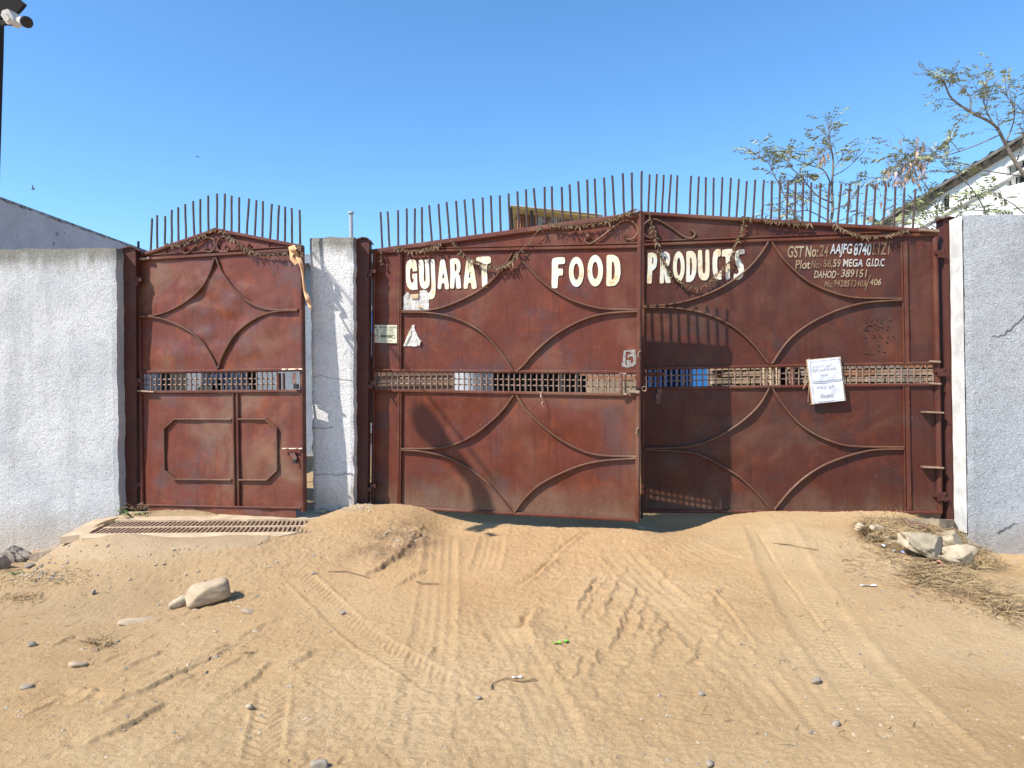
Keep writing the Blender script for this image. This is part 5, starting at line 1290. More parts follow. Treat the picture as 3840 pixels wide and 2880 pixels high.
scrap('paper_scrap', 3572, 2120, .06, .03, -.5, M_lwhite, 'white scrap right of the pottery sherd', .02)
scrap('leaf_scrap', 2088, 2420, .05, .03, .3, M_lgreen, 'left bright green leaf bit on the sand', .012)
scrap('leaf_scrap', 2120, 2412, .04, .03, .9, M_lgreen, 'right bright green leaf bit on the sand', .012)
scrap('paper_scrap', 1938, 2545, .05, .02, .2, M_lwhite, 'small white scrap at the lower middle of the sand', .01)
def twig(pts, r, label, mat=None):
    P3 = [GH(*p) + Vector((0, 0, .010)) for p in pts]; mb = MB(); mb.tube(P3, r, 5); tag(mb.build('twig', mat or M_straw2, origin=P3[0]), label, 'twig')
twig([(1230, 2148), (1300, 2148), (1350, 2165), (1385, 2172)], .004, 'dry twig at the end of the deep rut by the mound')
twig([(2900, 2038), (2960, 2044), (3020, 2058), (3070, 2064)], .004, 'thin dark twig crossing the long tyre track')
twig([(1840, 2590), (1850, 2565), (1900, 2553), (1960, 2562), (2010, 2552)], .004, 'curved dry twig on the lower middle sand')
twig([(1560, 2188), (1600, 2192), (1645, 2192)], .005, 'short dark stick on the centre tyre track')
# ------------------------------------------------------------------ buildings behind
M_gwall = plaster_mat('grey_shed_plaster', (.62, .56, .55), (.50, .45, .45), None, 0, .25, .3)
M_edge = simple('weathered_parapet', (.10, .09, .085), .95, 0, .5, 14, .5, 40, (.42, .38, .36))
sb = thing('side_building', (-5.75, 9.5, 0), 'grey plastered building with sloping-looking parapet behind the left wall', 'building')
xw = -5.62; zt1 = 1.3 + (1440-738)/F*(7.8) + .0
ztop = 3.42
mb = MB(); mb.box((xw-6, 7.5, -.2), (xw, 11.25, ztop)); mb.build('wall', M_gwall, sb)
mb = MB()
k = 60; vs = []
for i in range(k+1):
    y = 7.5 + (11.27-7.5)*i/k; e = random.uniform(.012, .035)
    vs += [(xw+.004, y, ztop-e), (xw+.004, y, ztop+.012), (xw-.3, y, ztop+.012)]
fs = [(3*i+j, 3*i+3+j, 3*i+4+j, 3*i+1+j) for i in range(k) for j in (0, 1)]
mb.add(vs, fs); mb.build('coping', M_edge, sb)
mb = MB()
for _ in range(26):
    y = U(7.0, 11.1); z = ztop - U(.1, .8); s_ = U(.008, .025)
    mb.box((xw-.01, y-s_, z-s_), (xw+.003, y+s_, z+s_*U(.8, 2.2)))
o = mb.build('wall_chip', M_edge, sb); o['kind'] = 'stuff'
rod = thing('iron_rod', (-5.5, 10.4, 2.4), 'thin dark rod standing up behind the left wall post', 'rod'); mb = MB(); p = PY(519, 962, 7.5); q_ = PY(519, 905, 7.5); mb.tube([p, q_], .012, 6); mb.build('rod', M_dark, rod)

M_fac = plaster_mat('factory_plaster', (.33, .36, .38), (.26, .28, .30), None, .2, .4, .3)
M_int = simple('factory_interior', (.06, .055, .05), .95); M_shut = simple('brown_shutter', (.20, .12, .08), .7, .1, .3, 8); M_blue = simple('blue_door_paint', (.05, .17, .45), .5, 0, .3, 8)
M_ltile = simple('pale_tiles', (.40, .43, .46), .6, 0, .15, 6)
fb = thing('factory_building', (-1.5, 13.5, 0), 'flat grey factory building behind the gates, mostly hidden', 'building')
YF = 13.0
def fx(px): return (px-1920)/F*YF
def fz(py): return 1.3 + (1440-py)/F*YF
zr_ = fz(986)
segs = [(570, 588, 'w'), (588, 700, 'd'), (700, 760, 'w'), (760, 960, 'o'), (960, 1200, 'w'), (1200, 1384, 'w'), (1384, 1400, 'b'), (1400, 1706, 's'), (1706, 1812, 'c'), (1812, 1850, 'w'), (1850, 2206, 'o'), (2206, 2700, 'w')]
mbw = MB()
zo = 2.55
for a, b_, k in segs:
    xa, xb = fx(a), fx(b_)
    mbw.box((xa, YF, zo), (xb, YF+.3, zr_))
    if k in 'w': mbw.box((xa, YF+.002, -.2), (xb, YF+.298, zo))
mbw.box((fx(570), YF+6, -.2), (fx(2700), YF+6.3, zr_)); mbw.box((fx(570)-.3, YF+.01, -.2), (fx(570), YF+6.3, zr_)); mbw.box((fx(2700), YF+.01, -.2), (fx(2700)+.3, YF+6.3, zr_))
mbw.build('wall', M_fac, fb)
mb = MB(); mb.box((fx(570)-.5, YF-.35, zr_-.02), (fx(2700)+.5, YF+6.5, zr_+.14)); mb.build('roof_slab', M_fac, fb)
mb = MB(); mb.box((fx(588), YF+.12, -.1), (fx(700), YF+.18, zo)); mb.build('door', M_int, fb)
mb = MB()
for i in range(28): z = .0 + i*.092; mb.box((fx(1400), YF+.10 + (.03 if i % 2 else 0), z), (fx(1706), YF+.16, z+.09))
mb.build('shutter', M_shut, fb)
mb = MB(); mb.tube([(fx(1759), YF-.05, -.2), (fx(1759), YF-.05, zo+.1)], (fx(1812)-fx(1706))/2, 18); mb.build('column', M_ltile, fb)
mb = MB(); mb.box((fx(1384), YF+.05, fz(1330)), (fx(1400), YF+.12, fz(1245))); mb.build('tile_panel', M_ltile, fb)
mb = MB(); mb.box((fx(1386), YF-.02, fz(1245)), (fx(1402), YF+.04, fz(1160))); mb.build('shutter', M_blue, fb)
mb = MB(); mb.box((fx(1360), YF-.6, fz(1610)), (fx(1420), YF-.02, fz(1580))); mb.box((fx(1360), YF-.5, -.1), (fx(1420), YF-.03, fz(1612))); mb.build('plinth', M_ltile, fb)
for a in (1902, 1966, 2030, 2100, 2160):
    mb = MB(); mb.box((fx(a), YF+.1, 0), (fx(a)+.05, YF+.16, zo)); mb.build('opening_post', M_int, fb)
# things seen through the mesh of the small gate and in the narrow gaps
M_drum = simple('yellow_plastic', (.45, .38, .12), .5); M_tarp = simple('dark_tarpaulin', (.06, .07, .085), .6, 0, .4, 6); M_pipe = simple('grey_pipe', (.42, .45, .48), .5)
t = thing('plastic_drum', PY(763, 1560, 10.5), 'yellowish plastic drum seen through the small gate mesh', 'drum'); c = PY(763, 1440, 10.5); mb = MB(); mb.tube([(c.x, c.y, -.05), (c.x, c.y, .6), (c.x, c.y, 1.2), (c.x, c.y, 1.31)], [.10, .115, .115, .07], 16); mb.build('drum_body', M_drum, t); mb = MB(); mb.tube([(c.x, c.y, 1.31), (c.x, c.y, 1.38)], .04, 10); mb.build('drum_cap', M_fac, t)
t = thing('covered_heap', PY(850, 1600, 11.5), 'dark tarpaulin covered heap seen through the small gate mesh', 'heap'); mb = MB(); vs = []
for i in range(13):
    for j in range(7):
        px = 775 + 165*i/12; z = 1.75*math.sin(math.pi*(.15+.7*i/12))*(1 - (j/6-.4)**2*1.2) + U(-.06, .06); p = PY(px, 1440, 11.5); vs.append((p.x, 11.1 + j*.18, max(-.05, z)))
mb.add(vs, [(i*7+j, (i+1)*7+j, (i+1)*7+j+1, i*7+j+1) for i in range(12) for j in range(6)]); mb.build('tarpaulin', M_tarp, t)
for i in range(7):
    x = 785 + i*24; mb = MB(); mb.tube([PY(x-12, 1395, 11.0), PY(x+20, 1520, 11.05)], .016, 6); mb.build('pole', M_pipe, t)
# brick boundary wall behind the right leaf
M_b = [simple('brick_tan', (.46, .33, .21), .95, 0, .3, 18, .6, 40), simple('brick_buff', (.52, .40, .27), .95, 0, .3, 16, .6, 40), simple('brick_red', (.42, .20, .11), .95, 0, .3, 18, .6, 40), simple('brick_grey', (.36, .30, .24), .95, 0, .35, 16, .6, 40)]
M_mort = simple('mortar', (.22, .17, .12), .98, 0, .4, 20, .6, 40)
YB = 8.6
bw = thing('brick_wall', (4.0, YB, 0), 'rough tan brick wall just behind the right leaf', 'wall')
def bx(px): return (px-1920)/F*YB
xb0, xb1 = bx(2668), bx(3620)
mb = MB()
for a, b_ in ((xb0, bx(2926)), (bx(2962), xb1)): mb.box((a+.006, YB+.015, -.2), (b_-.006, YB+.2, 1.98))
mb.build('mortar_core', M_mort, bw)
bvar = []
for k in range(8):
    r = random.Random(k); mb = MB(); j = lambda: r.uniform(-.006, .006)
    vs = [(x*.108 + j(), y*.05 + j(), z*.033 + j()) for z in (-1, 1) for x, y in ((-1, -1), (1, -1), (1, 1), (-1, 1))]
    mb.add(vs, [(0,3,2,1),(4,5,6,7),(0,1,5,4),(1,2,6,5),(2,3,7,6),(3,0,4,7)])
    me_ = bpy.data.meshes.new('brick'); me_.from_pydata([tuple(x) for x in mb.v], [], mb.f); me_.materials.append(M_b[k % 4]); bvar.append(me_)
rows = 24; rest = MB()
cand = []
for i in range(rows):
    z = 0.02 + i*.083
    x = xb0 + (.0 if i % 2 else -.11)
    while x < xb1 - .05:
        xc = x + .115; x += .232
        if xc < xb0+.05 or bx(2918) < xc < bx(2970): continue
        cand.append((xc, z+.04))
def visible(c):
    px = 1920 + c[0]/YB*F; py = 1440 - (c[1]-1.3)/YB*F
    return (1355 < py < 1475) or px > 3470
cand.sort(key=lambda c: not visible(c))
for i, (xc, z) in enumerate(cand):
    if i < 280:
        o = bpy.data.objects.new('brick', random.choice(bvar)); COL.objects.link(o); o.parent = bw
        o.location = (xc - 4.0 + U(-.006, .006), .01 + U(-.012, .012), z); o.rotation_euler = (U(-.04, .04), U(-.025, .025), U(-.03, .03))
    else: rest.box((xc-.106, YB-.03, z-.033), (xc+.106, YB+.02, z+.033))
o = rest.build('brick', M_b[0], bw); o['kind'] = 'stuff'
mb = MB(); mb.box((bx(2926), YB+.12, 0), (bx(2962), YB+.18, 1.95)); mb.build('gap_shade', M_int, bw)  # dark panel filling the opening, its shade put into the colour
st = thing('stick_bundle', (bx(2868), YB-.2, 0), 'bundle of thin sticks leaning on the brick wall behind the right leaf', 'sticks')
for i in range(15):
    x = bx(2840 + i*4.2); mb = MB(); mb.tube([(x - .05, YB-.32, -.02), (x + .03*math.sin(i), YB-.12, 1.42 + .05*math.sin(i*2))], .011, 6); mb.build('stick', M_b[1], st)
pl_ = thing('wooden_plank', (bx(2925), YB-.1, 0), 'split plank leaning above the stick bundle behind the right leaf', 'plank'); mb = MB(); mb.tube([(bx(2880), YB-.10, 1.47), (bx(2962), YB-.09, 1.55)], .03, 5); mb.tube([(bx(2948), YB-.12, 0), (bx(2962), YB-.1, 1.5)], .03, 5); mb.build('plank', M_brown, pl_)
bd = thing('blue_sheet_gate', (bx(2540), 8.9, 0), 'blue corrugated sheet panel seen through the right leaf mesh', 'panel')
mb = MB(); vs = []
n_ = 60
for i in range(n_+1):
    x = lerp((2425-1920)/F*8.9, (2662-1920)/F*8.9, i/n_); y = 8.9 + .02*math.sin(i*1.25); vs += [(x, y, 0), (x, y, 1.9)]
mb.add(vs, [(2*i, 2*i+2, 2*i+3, 2*i+1) for i in range(n_)]); mb.build('sheet', simple('shaded_blue_paint', (.010, .035, .12), .5, 0, .3, 2), bd)  # shaded part of the sheet, shade put into the darker blue
mb = MB(); xa, xb = (2600-1920)/F*8.85, (2660-1920)/F*8.85; mb.box((xa, 8.80, 0), (xb, 8.84, 1.9)); mb.build('sunlit_strip', simple('sunlit_blue_paint', (.03, .22, .62), .5, 0, .2, 6), bd)  # sunlit part of the same sheet, light put into a brighter blue
lw = thing('block_wall', ((2285-1920)/F*10, 10, 0), 'low wall of grey blocks with brick courses seen through the left leaf mesh', 'wall')
for r_ in range(7):
    for i in range(5):
        xa = (2206-1920)/F*10 + i*.26 - (.12 if r_ % 2 else 0); z = r_*.19
        mb = MB(); mb.box((xa, 10 + U(0, .012), z), (xa+.252, 10.2, z+.183)); mb.build('block', M_conc2, lw)
for r_ in range(4):
    for i in range(6):
        xa = (2206-1920)/F*10 + i*.225 - (.1 if r_ % 2 else 0); z = 1.33 + r_*.078
        mb = MB(); mb.box((xa, 10.02 + U(0, .015), z), (xa+.215, 10.18, z+.070)); mb.build('brick', M_b[2], lw)
# sloping-roof hut on the factory roof
M_cor = simple('rusty_corrugated_sheet', (.42, .19, .09), .7, .1, .4, 7, 0, 80, (.26, .13, .08)); M_cor2 = simple('galvanised_sheet', (.58, .58, .58), .5, .2, .3, 7, 0, 80, (.33, .22, .15)); M_ply = simple('yellow_ply', (.50, .30, .09), .7, 0, .2, 6)
YH = 15.0
def hx(px): return (px-1920)/F*YH
def hz_(py): return 1.3 + (1440-py)/F*YH
hut = thing('roof_hut', (hx(2050), YH, 4), 'corrugated hut with tilted roof showing above the left leaf', 'hut')
def corr(px0, px1, z0, z1, mat):
    mb = MB(); vs = []; n_ = int((px1-px0)/2.4)
    for i in range(n_+1): x = hx(lerp(px0, px1, i/n_)); y = YH + .025*math.sin(i*math.pi/2); vs += [(x, y, z0), (x, y, z1)]
    mb.add(vs, [(2*i, 2*i+2, 2*i+3, 2*i+1) for i in range(n_)]); mb.build('wall_sheet', mat, hut)
zb = 3.2
corr(1942, 2022, zb, hz_(812), M_cor); corr(2022, 2078, zb, hz_(812), M_cor2); corr(2078, 2170, zb, hz_(814), M_cor2); corr(2046, 2072, zb+.0, hz_(813)+.003, M_cor)
mb = MB(); mb.box((hx(1944), YH+.1, zb), (hx(2170), YH+2.5, hz_(816))); mb.build('inner_wall', M_int, hut)
R0, R1 = (hx(1926), YH-.45, 1.3+(1440-778)/F*(YH-.45)), (hx(2240), YH-.45, 1.3+(1440-818)/F*(YH-.45))
mb = MB(); b0, b1 = (R0[0]+.08, YH+2.6, hz_(812)), (R1[0]+.1, YH+2.6, hz_(840))
mb.hexa([R0, R1, b1, b0], [(R0[0], R0[1], R0[2]+.035), (R1[0], R1[1], R1[2]+.035), (b1[0], b1[1], b1[2]+.035), (b0[0], b0[1], b0[2]+.035)]); mb.build('roof_sheet', M_ply, hut)
mb = MB(); mb.hexa([(R0[0]-.03, R0[1]-.02, R0[2]+.037), (R1[0]+.1, R1[1]-.02, R1[2]+.037), (b1[0]+.1, b1[1], b1[2]+.037), (b0[0]-.03, b0[1], b0[2]+.037)], [(R0[0]-.03, R0[1]-.02, R0[2]+.06), (R1[0]+.1, R1[1]-.02, R1[2]+.06), (b1[0]+.1, b1[1], b1[2]+.06), (b0[0]-.03, b0[1], b0[2]+.06)]); mb.build('roof_cover', M_ltile, hut)
for px in (1938, 2012):
    mb = MB(); mb.tube([(hx(px), YH-.05, zb), (hx(px)-.08, YH-.40, hz_(795))], .03, 5); mb.build('roof_prop', M_dark, hut)
vp = thing('vent_pipe', PY(1318, 880, 12.5), 'grey metal vent pipe with flat cap above the narrow pillar', 'pipe')
mb = MB(); mb.tube([PY(1319, 1000, 12.6), PY(1316, 803, 12.6)], .036, 12); mb.build('pipe', M_pipe, vp)
mb = MB(); c = PY(1316, 797, 12.6); mb.tube([c - Vector((0, 0, .02)), c + Vector((0, 0, .012)), c + Vector((0, 0, .02))], [.055, .05, .01], 12); mb.build('cap', M_pipe, vp)

# white gabled godown on the right
M_ww = plaster_mat('bright_white_plaster', (.80, .82, .80), (.72, .75, .73), None, 0, .15, .25); M_roof = simple('dark_corrugated_roof', (.10, .10, .095), .8, .2, .4, 10, 0, 80, (.20, .18, .15))
PG = Plane((3270, 850, 13.2), (3840, 850, 10.0), (3270, 1400, 13.2))
gb = thing('white_building', PG.P(3700, 1440), 'white gabled building with dark sloping roof edge at far right', 'building')
mb = MB()
out_ = [(3180, 1760), (3180, 950), (3290, 868), (3840, 535), (4600, 80), (4600, 1900)]
hol = [[(3530, 742), (3530, 798), (3560, 790), (3560, 718)], [(3775, 625), (3775, 700), (3900, 668), (3900, 570)]]
mb.poly([PG.uv(*p) for p in out_], [[PG.uv(*p) for p in h] for h in hol], lambda u, v_, t: PG.at(u, v_, -t), thick=.25); mb.build('wall', M_ww, gb)
mb = MB(); a, b_ = PG.P(3150, 918, .14), PG.P(4600, 38, .14)
a2, b2 = PG.P(3150, 918, -6), PG.P(4600, 38, -6); a2 = a - PG.n*6; b2 = b_ - PG.n*6
vs = []; n_ = 90
for i in range(n_+1):
    p = a.lerp(b_, i/n_) + Vector((0, 0, .03*math.sin(i*1.57))); vs += [p, p - PG.n*6.5]
mb.add(vs, [(2*i, 2*i+2, 2*i+3, 2*i+1) for i in range(n_)])
lo_ = [v_ + Vector((0, 0, -.05)) if hasattr(v_, 'x') else v_ for v_ in vs]
mb.add(lo_, [(2*i+1, 2*i+3, 2*i+2, 2*i) for i in range(n_)])
mb.add([vs[0], vs[2*n_], lo_[2*n_], lo_[0]], [(0, 1, 2, 3)])
mb.build('roof', M_roof, gb)
mb = MB(); mb.bar(PG, [PG.uv(3290, 862), PG.uv(4600, 70)], .12, -.02, .08); mb.build('rake_board', M_roof, gb)
mb = MB(); mb.bar(PG, [PG.uv(3370, 900), PG.uv(3840, 640), PG.uv(4600, 215)], .05, -.02, .05); mb.build('string_course', M_ww, gb)
for h in hol:
    mb = MB(); mb.poly([PG.uv(*p) for p in h], [], lambda u, v_, t: PG.at(u, v_, -.22 - t), thick=.02); w_ = mb.build('window', M_int, gb)
    for k in range(5):
        x = lerp(h[0][0], h[2][0], (k+.5)/5); mb = MB(); mb.tube([PG.P(x, h[1][1]+6, -.06), PG.P(x, h[3][1]-2, -.06)], .010, 5); mb.build('window_bar', M_dark, w_)

# ------------------------------------------------------------------ thin trees behind the right leaf
def leafmat(name, a, b_):
    m, nt, b = newmat(name); v = coords(nt)
    nt.links.new(ramp(nt, noise(nt, v, 6, 3), [(.35, a), (.65, b_)]), b.inputs['Base Color']); b.inputs['Roughness'].default_value = .55
    b.inputs['Transmission Weight'].default_value = 0.0; return m
M_lf = leafmat('feathery_leaf', (.20, .22, .09), (.36, .37, .18)); M_pod = leafmat('dry_pod', (.22, .12, .08), (.40, .27, .19)); M_bark = simple('thin_bark', (.24, .19, .15), .9, 0, .4, 30)
def tree(name, label, limbs, Y, seed, leaf_n, pods=(), r0=.022, twig_n=5, leaf_start=.25):
    r = random.Random(seed); base = PY(*limbs[0][0][0], Y) if not isinstance(limbs[0][0][0], (int, float)) else PY(*limbs[0][0], Y)
    t = thing(name, Vector((base.x, base.y, 0.0)), label, 'tree', 'thin feathery trees behind the right leaf')
    trunk, br, lf, pd = MB(), MB(), MB(), MB()
    root = Vector((base.x, base.y, -.05)); 
    trunk.tube([root, root.lerp(base, .5) + Vector((.03, 0, 0)), base], [r0*1.5, r0*1.2, r0], 7)
    def leaf(p, d, L):
        """a drooping feathery leaf: thin rib and rows of narrow leaflets"""
        d = (d + Vector((0, 0, -.55))).normalized(); side = d.cross(Vector((0, 0, 1))); side = side.normalized() if side.length > .05 else Vector((1, 0, 0))
        up_ = side.cross(d); k = r.randint(4, 6)
        for i in range(k):
            q = p + d*L*(i+1)/k*.9
            for s_ in (-1, 1):
                e = (side*s_*.75 + d*.75 + Vector((0, 0, -.35)) + up_*r.uniform(-.3, .3)).normalized()*L*r.uniform(.28, .46)*(1 - .35*abs(i/k-.4))
                w = e.cross(up_ + Vector((r.uniform(-.5, .5), r.uniform(-.5, .5), 0))).normalized()*e.length*.19
                lf.add([q, q + e*.5 + w, q + e, q + e*.5 - w], [(0, 1, 2, 3)])
    for pts, rr, nleaf in limbs_n(limbs):
        P3 = [PY(x, y, Y + dy) for x, y, dy in pts]
        l = smooth_line(P3, 6); n = len(l)
        br.tube(l, [rr*(1 - .75*i/(n-1)) for i in range(n)], 6)
        for k in range(int(nleaf*.72)):
            tt = leaf_start + (1-leaf_start)*r.random()**.8; i = min(n-2, int(tt*(n-1))); p = l[i].lerp(l[i+1], r.random()); ax = (l[i+1]-l[i]).normalized()
            d = Vector((r.uniform(-1, 1), r.uniform(-1, 1), r.uniform(-.1, .9))).normalized()*.8 + ax*.5
            L = r.uniform(.10, .34)*(1.15-.5*tt)
            tw = [p, p + d*L*.5 + Vector((0, 0, .015)), p + d*L]
            br.tube(tw, [.004, .003, .002], 4, cap=False)
            for q, m_ in ((tw[2], 1), (tw[1], .8)): leaf(q, (d + Vector((r.uniform(-.8, .8), r.uniform(-.8, .8), r.uniform(-.3, .3)))).normalized(), .19*m_*r.uniform(.7, 1.3))
    for (px, py, sx, sy, n) in pods:
        for _ in range(n):
            p = PY(r.gauss(px, sx), r.gauss(py, sy), Y + r.uniform(-.5, .5)); d = Vector((r.uniform(-.5, .5), r.uniform(-.4, .4), -1)).normalized(); L = r.uniform(.07, .14)
            s_ = Vector((r.uniform(-1, 1), r.uniform(-1, 1), 0)).normalized()*L*.14
            pd.add([p, p + d*L*.3 + s_, p + d*L, p + d*L*.3 - s_], [(0, 1, 2, 3)])
            br.tube([p, p + Vector((r.uniform(-.1, .1), 0, .10))], .002, 4, cap=False)
    trunk.build('trunk', M_bark, t, True); br.build('branches', M_bark, t, True)
    o = lf.build('foliage', M_lf, t); o['kind'] = 'stuff'
    if pd.v: o = pd.build('seed_pods', M_pod, t); o['kind'] = 'stuff'
    return t
def limbs_n(l):
    out = []
    for pts, rr, n in l: out.append(([(p[0], p[1], p[2] if len(p) > 2 else 0) for p in pts], rr, n))
    return out
tree('feathery_tree', 'thin feathery green tree rising over the middle of the right leaf', [
  ([(3110, 850), (3122, 790), (3120, 700), (3124, 600), (3110, 530), (3107, 475)], .022, 30),
  ([(3120, 700), (3090, 640), (3040, 620), (2990, 600), (2960, 580)], .011, 18),
  ([(3118, 760), (3060, 730), (3010, 670), (2960, 620), (2950, 575)], .012, 22),
  ([(2985, 820), (2945, 740), (2905, 660), (2880, 610), (2845, 590)], .011, 30),
  ([(2945, 740), (2960, 690), (2990, 660)], .007, 10),
  ([(3124, 660), (3170, 635), (3205, 605), (3230, 580)], .008, 12),
  ([(3122, 640), (3150, 600), (3165, 575)], .007, 9),
  ([(3110, 830), (3030, 790), (2980, 800), (2900, 820)], .009, 26),
  ([(3118, 790), (3180, 760), (3220, 710), (3262, 690)], .009, 16),
  ([(3110, 840), (3170, 820), (3230, 800), (3260, 830)], .008, 14),
  ([(3112, 790), (3040, 750), (2990, 730)], .008, 18)], 9.6, 5, 10, [(3085, 585, 12, 12, 12), (3060, 560, 8, 8, 4)])
tree('feathery_tree', 'sparse tree with brown pods leaning left across the white building', [
  ([(3870, 690), (3815, 620), (3770, 540), (3730, 470), (3640, 420), (3570, 370), (3545, 320), (3530, 300)], .026, 30),
  ([(3730, 470), (3700, 420), (3690, 370), (3705, 300)], .010, 20),
  ([(3770, 540), (3800, 460), (3800, 400), (3760, 340)], .010, 26),
  ([(3640, 420), (3640, 370), (3610, 330), (3560, 290), (3575, 285)], .008, 14),
  ([(3815, 600), (3840, 520), (3845, 440), (3820, 400)], .010, 28),
  ([(3750, 505), (3660, 545), (3560, 580), (3480, 600), (3420, 580)], .010, 16),
  ([(3830, 660), (3700, 640), (3600, 610), (3480, 590), (3400, 640), (3330, 680)], .009, 22),
  ([(3700, 800), (3660, 730), (3600, 660), (3540, 620), (3500, 560)], .009, 24),
  ([(3520, 840), (3500, 740), (3440, 660), (3380, 620)], .008, 22),
  ([(3560, 840), (3530, 790), (3460, 760), (3380, 800)], .008, 30),
  ([(3840, 800), (3790, 760), (3720, 730), (3640, 740)], .008, 26),
  ([(3600, 570), (3560, 520), (3570, 520)], .006, 5)], 9.0, 9, 10, [(3390, 640, 40, 25, 46), (3350, 680, 35, 12, 24), (3440, 600, 30, 18, 26), (3420, 560, 30, 25, 18), (3310, 780, 25, 40, 10)], .026, leaf_start=.35)
tree('feathery_tree', 'low green twigs over the corner of the right wall and post', [
  ([(3560, 1180), (3545, 1050), (3525, 960), (3520, 860), (3500, 800)], .012, 34),
  ([(3545, 1050), (3510, 1100), (3490, 1180)], .007, 18),
  ([(3525, 900), (3600, 800), (3680, 790), (3770, 800)], .008, 22),
  ([(3520, 880), (3440, 840), (3380, 850)], .007, 20)], 8.9, 12, 10, (), .015)

# ------------------------------------------------------------------ birds
M_bird = simple('dark_feathers', (.05, .05, .06), .7)
def bird(px, py, Y, label, pose):
    c = PY(px, py, Y); t = thing('bird', c, label, 'bird'); k = Y/F
    mb = MB(); mb.tube([c + Vector((a*k*1.0, 0, b_*k)) for a, b_ in pose['body']], [r*k for r in pose['r']], 8); b0 = mb.build('body', M_bird, t, True)
    for w in pose['wings']:
        mb = MB(); P3 = [c + Vector((a*k, d*k, b_*k)) for a, b_, d in w]
        n = len(P3)//2
        mb.add(P3 + [p + Vector((0, .006, .004)) for p in P3], [(i, i+1, n+i+1, n+i) for i in range(n-1)] + [(2*n+n+i, 2*n+n+i+1, 2*n+i+1, 2*n+i) for i in range(n-1)])
        mb.build('wing', M_bird, t)
bird(122, 706, 22, 'dark bird with raised wing flying above the left building', {'body': [(-5, -3), (0, -3), (6, -2), (9, -2)], 'r': [1, 2.6, 3, 1.5], 'wings': [[(-2, -2, 0), (0, 6, -2), (2, 12, -3), (3, -2, 0), (4, 6, -2), (3.5, 12, -3)], [(-1, -3, 2), (-6, -5, 5), (-9, -7, 8), (-2, -5, 2), (-6, -6.5, 5), (-9, -7.2, 8)]]})
bird(740, 588, 26, 'small dark bird with drooped wings high over the small gate', {'body': [(-2, -1), (0, 0), (3, 1)], 'r': [1, 1.9, 1], 'wings': [[(0, 1, 0), (-4, 3, -2), (-6, -4, -3), (0, -.6, 0), (-3.4, 1.2, -2), (-6, -4.5, -3)], [(0, 1, 0), (5, 2, 2), (9, -3, 3), (0, -.6, 0), (5, .6, 2), (9, -3.5, 3)]]})

# ------------------------------------------------------------------ pole with hood and camera at the upper left
M_hood = simple('dark_painted_hood', (.014, .012, .013), .95, 0, .3)
po = thing('hood_pole', PY(4, 500, 7.6), 'dark leaning pole with a hood, extended out of view to shade the left leaf, at the upper left edge', 'pole')
mb = MB(); mb.tube([PY(-40, 1500, 7.6), PY(-6, 400, 7.6), PY(0, 200, 7.55), PY(2, 85, 7.5), PY(0, 60, 7.4)], .034, 10); mb.build('pole', M_hood, po)
hd = [PY(-120, 20, 6.3), PY(-40, 85, 5.6), PY(4, 82, 5.4), PY(36, 78, 5.35), PY(66, 54, 5.3), PY(84, 33, 5.3), PY(97, 17, 5.3), PY(70, -8, 5.2)]
mb = MB()
hood_far = []
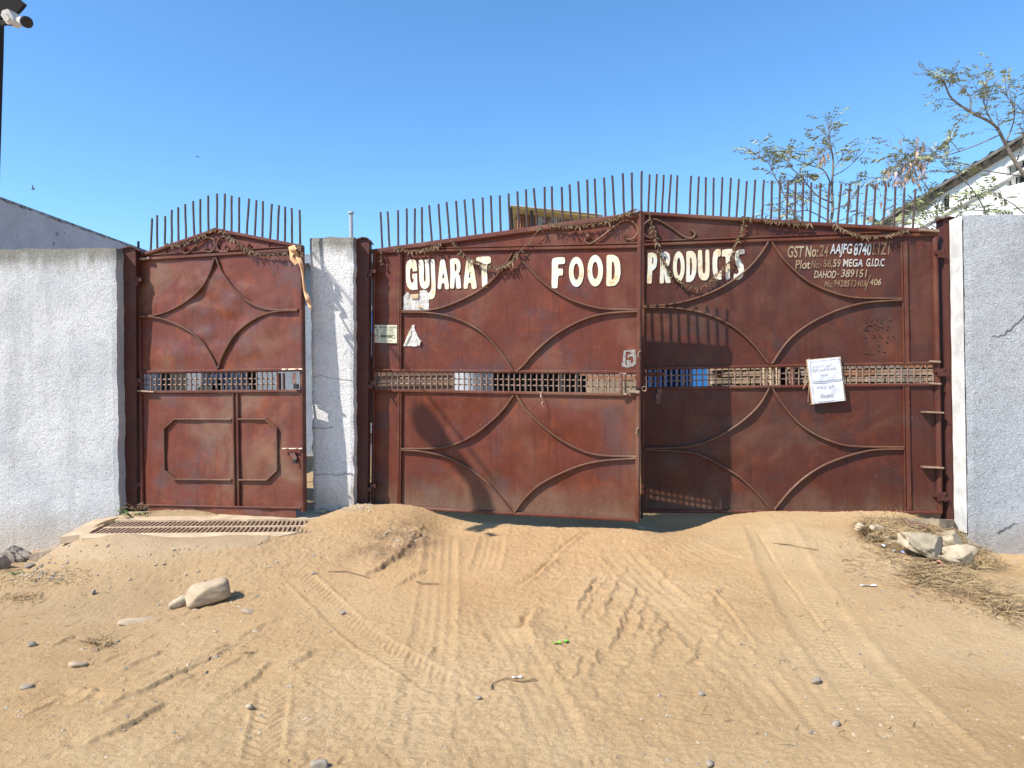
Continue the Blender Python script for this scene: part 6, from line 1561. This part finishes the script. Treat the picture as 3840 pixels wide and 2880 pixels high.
# hood: visible corner plus an added unseen sheet, shaped to shade the left leaf
def back_px(px, py, Y):      # where the sheet must stand for its shade to fall on that spot of the left leaf
    q = PL_L.P(px, py); q = q - SUN*((q - PH.o).dot(PH.n)/SUN.dot(PH.n)); d = q - CAM
    return (1920 + F*d.dot(RIGHT)/d.y, 1440 - F*d.dot(UP)/d.y)
Y0 = 4.87
PH = Plane((0, 17, Y0), (97, 17, Y0), (0, -949, 4.57))
HP = [(97, 17), (74, -2)] + [back_px(x, y, Y0) for x, y in ((1825, 1832), (1762, 1740), (1692, 1655), (1630, 1556), (1590, 1512), (1552, 1518), (1545, 1560), (1560, 1620), (1615, 1671), (1680, 1730), (1760, 1815))] + [(-40, 60), (0, 82), (12, 67), (36, 74), (66, 53), (85, 33)]
mb.poly([PH.uv(*p) for p in reversed(HP)], [], lambda u, v_, t: PH.at(u, v_, .02 - t), thick=.035); mb.build('hood', M_hood, po)
mb = MB(); mb.tube([PY(0, 60, 7.42), PY(-30, -300, 7.4), PY(-60, -560, 7.2), PY(-150, -640, 6.2), PY(-290, -660, 4.66)], .013, 8); mb.build('added_arm', M_hood, po)  # added support out of view, routed so its shade falls on the pillar
M_cctv = simple('camera_housing', (.62, .58, .52), .5, 0, .08, 20)
sc_ = thing('security_camera', PY(66, 76, Y0-.04), 'small pale security camera hanging under the dark hood at upper left', 'camera')
mb = MB()
bo = [(37, 72), (42, 55), (60, 49), (66, 51), (80, 76), (82, 90), (74, 104), (60, 104), (50, 92)]
mb.poly([PH.uv(*p) for p in reversed(bo)], [], lambda u, v_, t: PH.at(u, v_, .09 - t), thick=.10); b0 = mb.build('bracket_box', M_cctv, sc_)
mb = MB(); mb.poly([PH.uv(*p) for p in reversed([(46, 74), (60, 66), (74, 84), (70, 96), (60, 96)])], [], lambda u, v_, t: PH.at(u, v_, .105 - t), thick=.02); mb.build('cover_plate', M_cctv, b0)
mb = MB(); a = PY(76, 76, Y0-.12); b_ = PY(97, 82, Y0-.24); mb.tube([a, a.lerp(b_, .55), b_], [.022, .026, .030], 12); o = mb.build('lens_tube', M_cctv, sc_)
mb = MB(); d_ = (b_-a).normalized(); mb.tube([b_, b_ + d_*.035, b_ + d_*.04], [.036, .036, .028], 14); mb.build('lens', M_dark, o)
mb = MB(); mb.tube([PY(5, 84, Y0), PY(44, 78, Y0-.04)], .013, 6); mb.tube([PY(5, 90, Y0), PY(22, 90, Y0-.02)], .012, 6); mb.build('mount_arm', M_hood, sc_)
mb = MB(); mb.tube([PY(18, 86, Y0-.04), PY(30, 95, Y0-.04), PY(48, 96, Y0-.04)], .003, 5); mb.tube([PY(16, 88, Y0-.04), PY(30, 91, Y0-.04), PY(46, 90, Y0-.04)], .003, 5); mb.build('cable', M_dark, sc_)
for o in bpy.data.objects:
    if 'base_at' in o: del o['base_at']
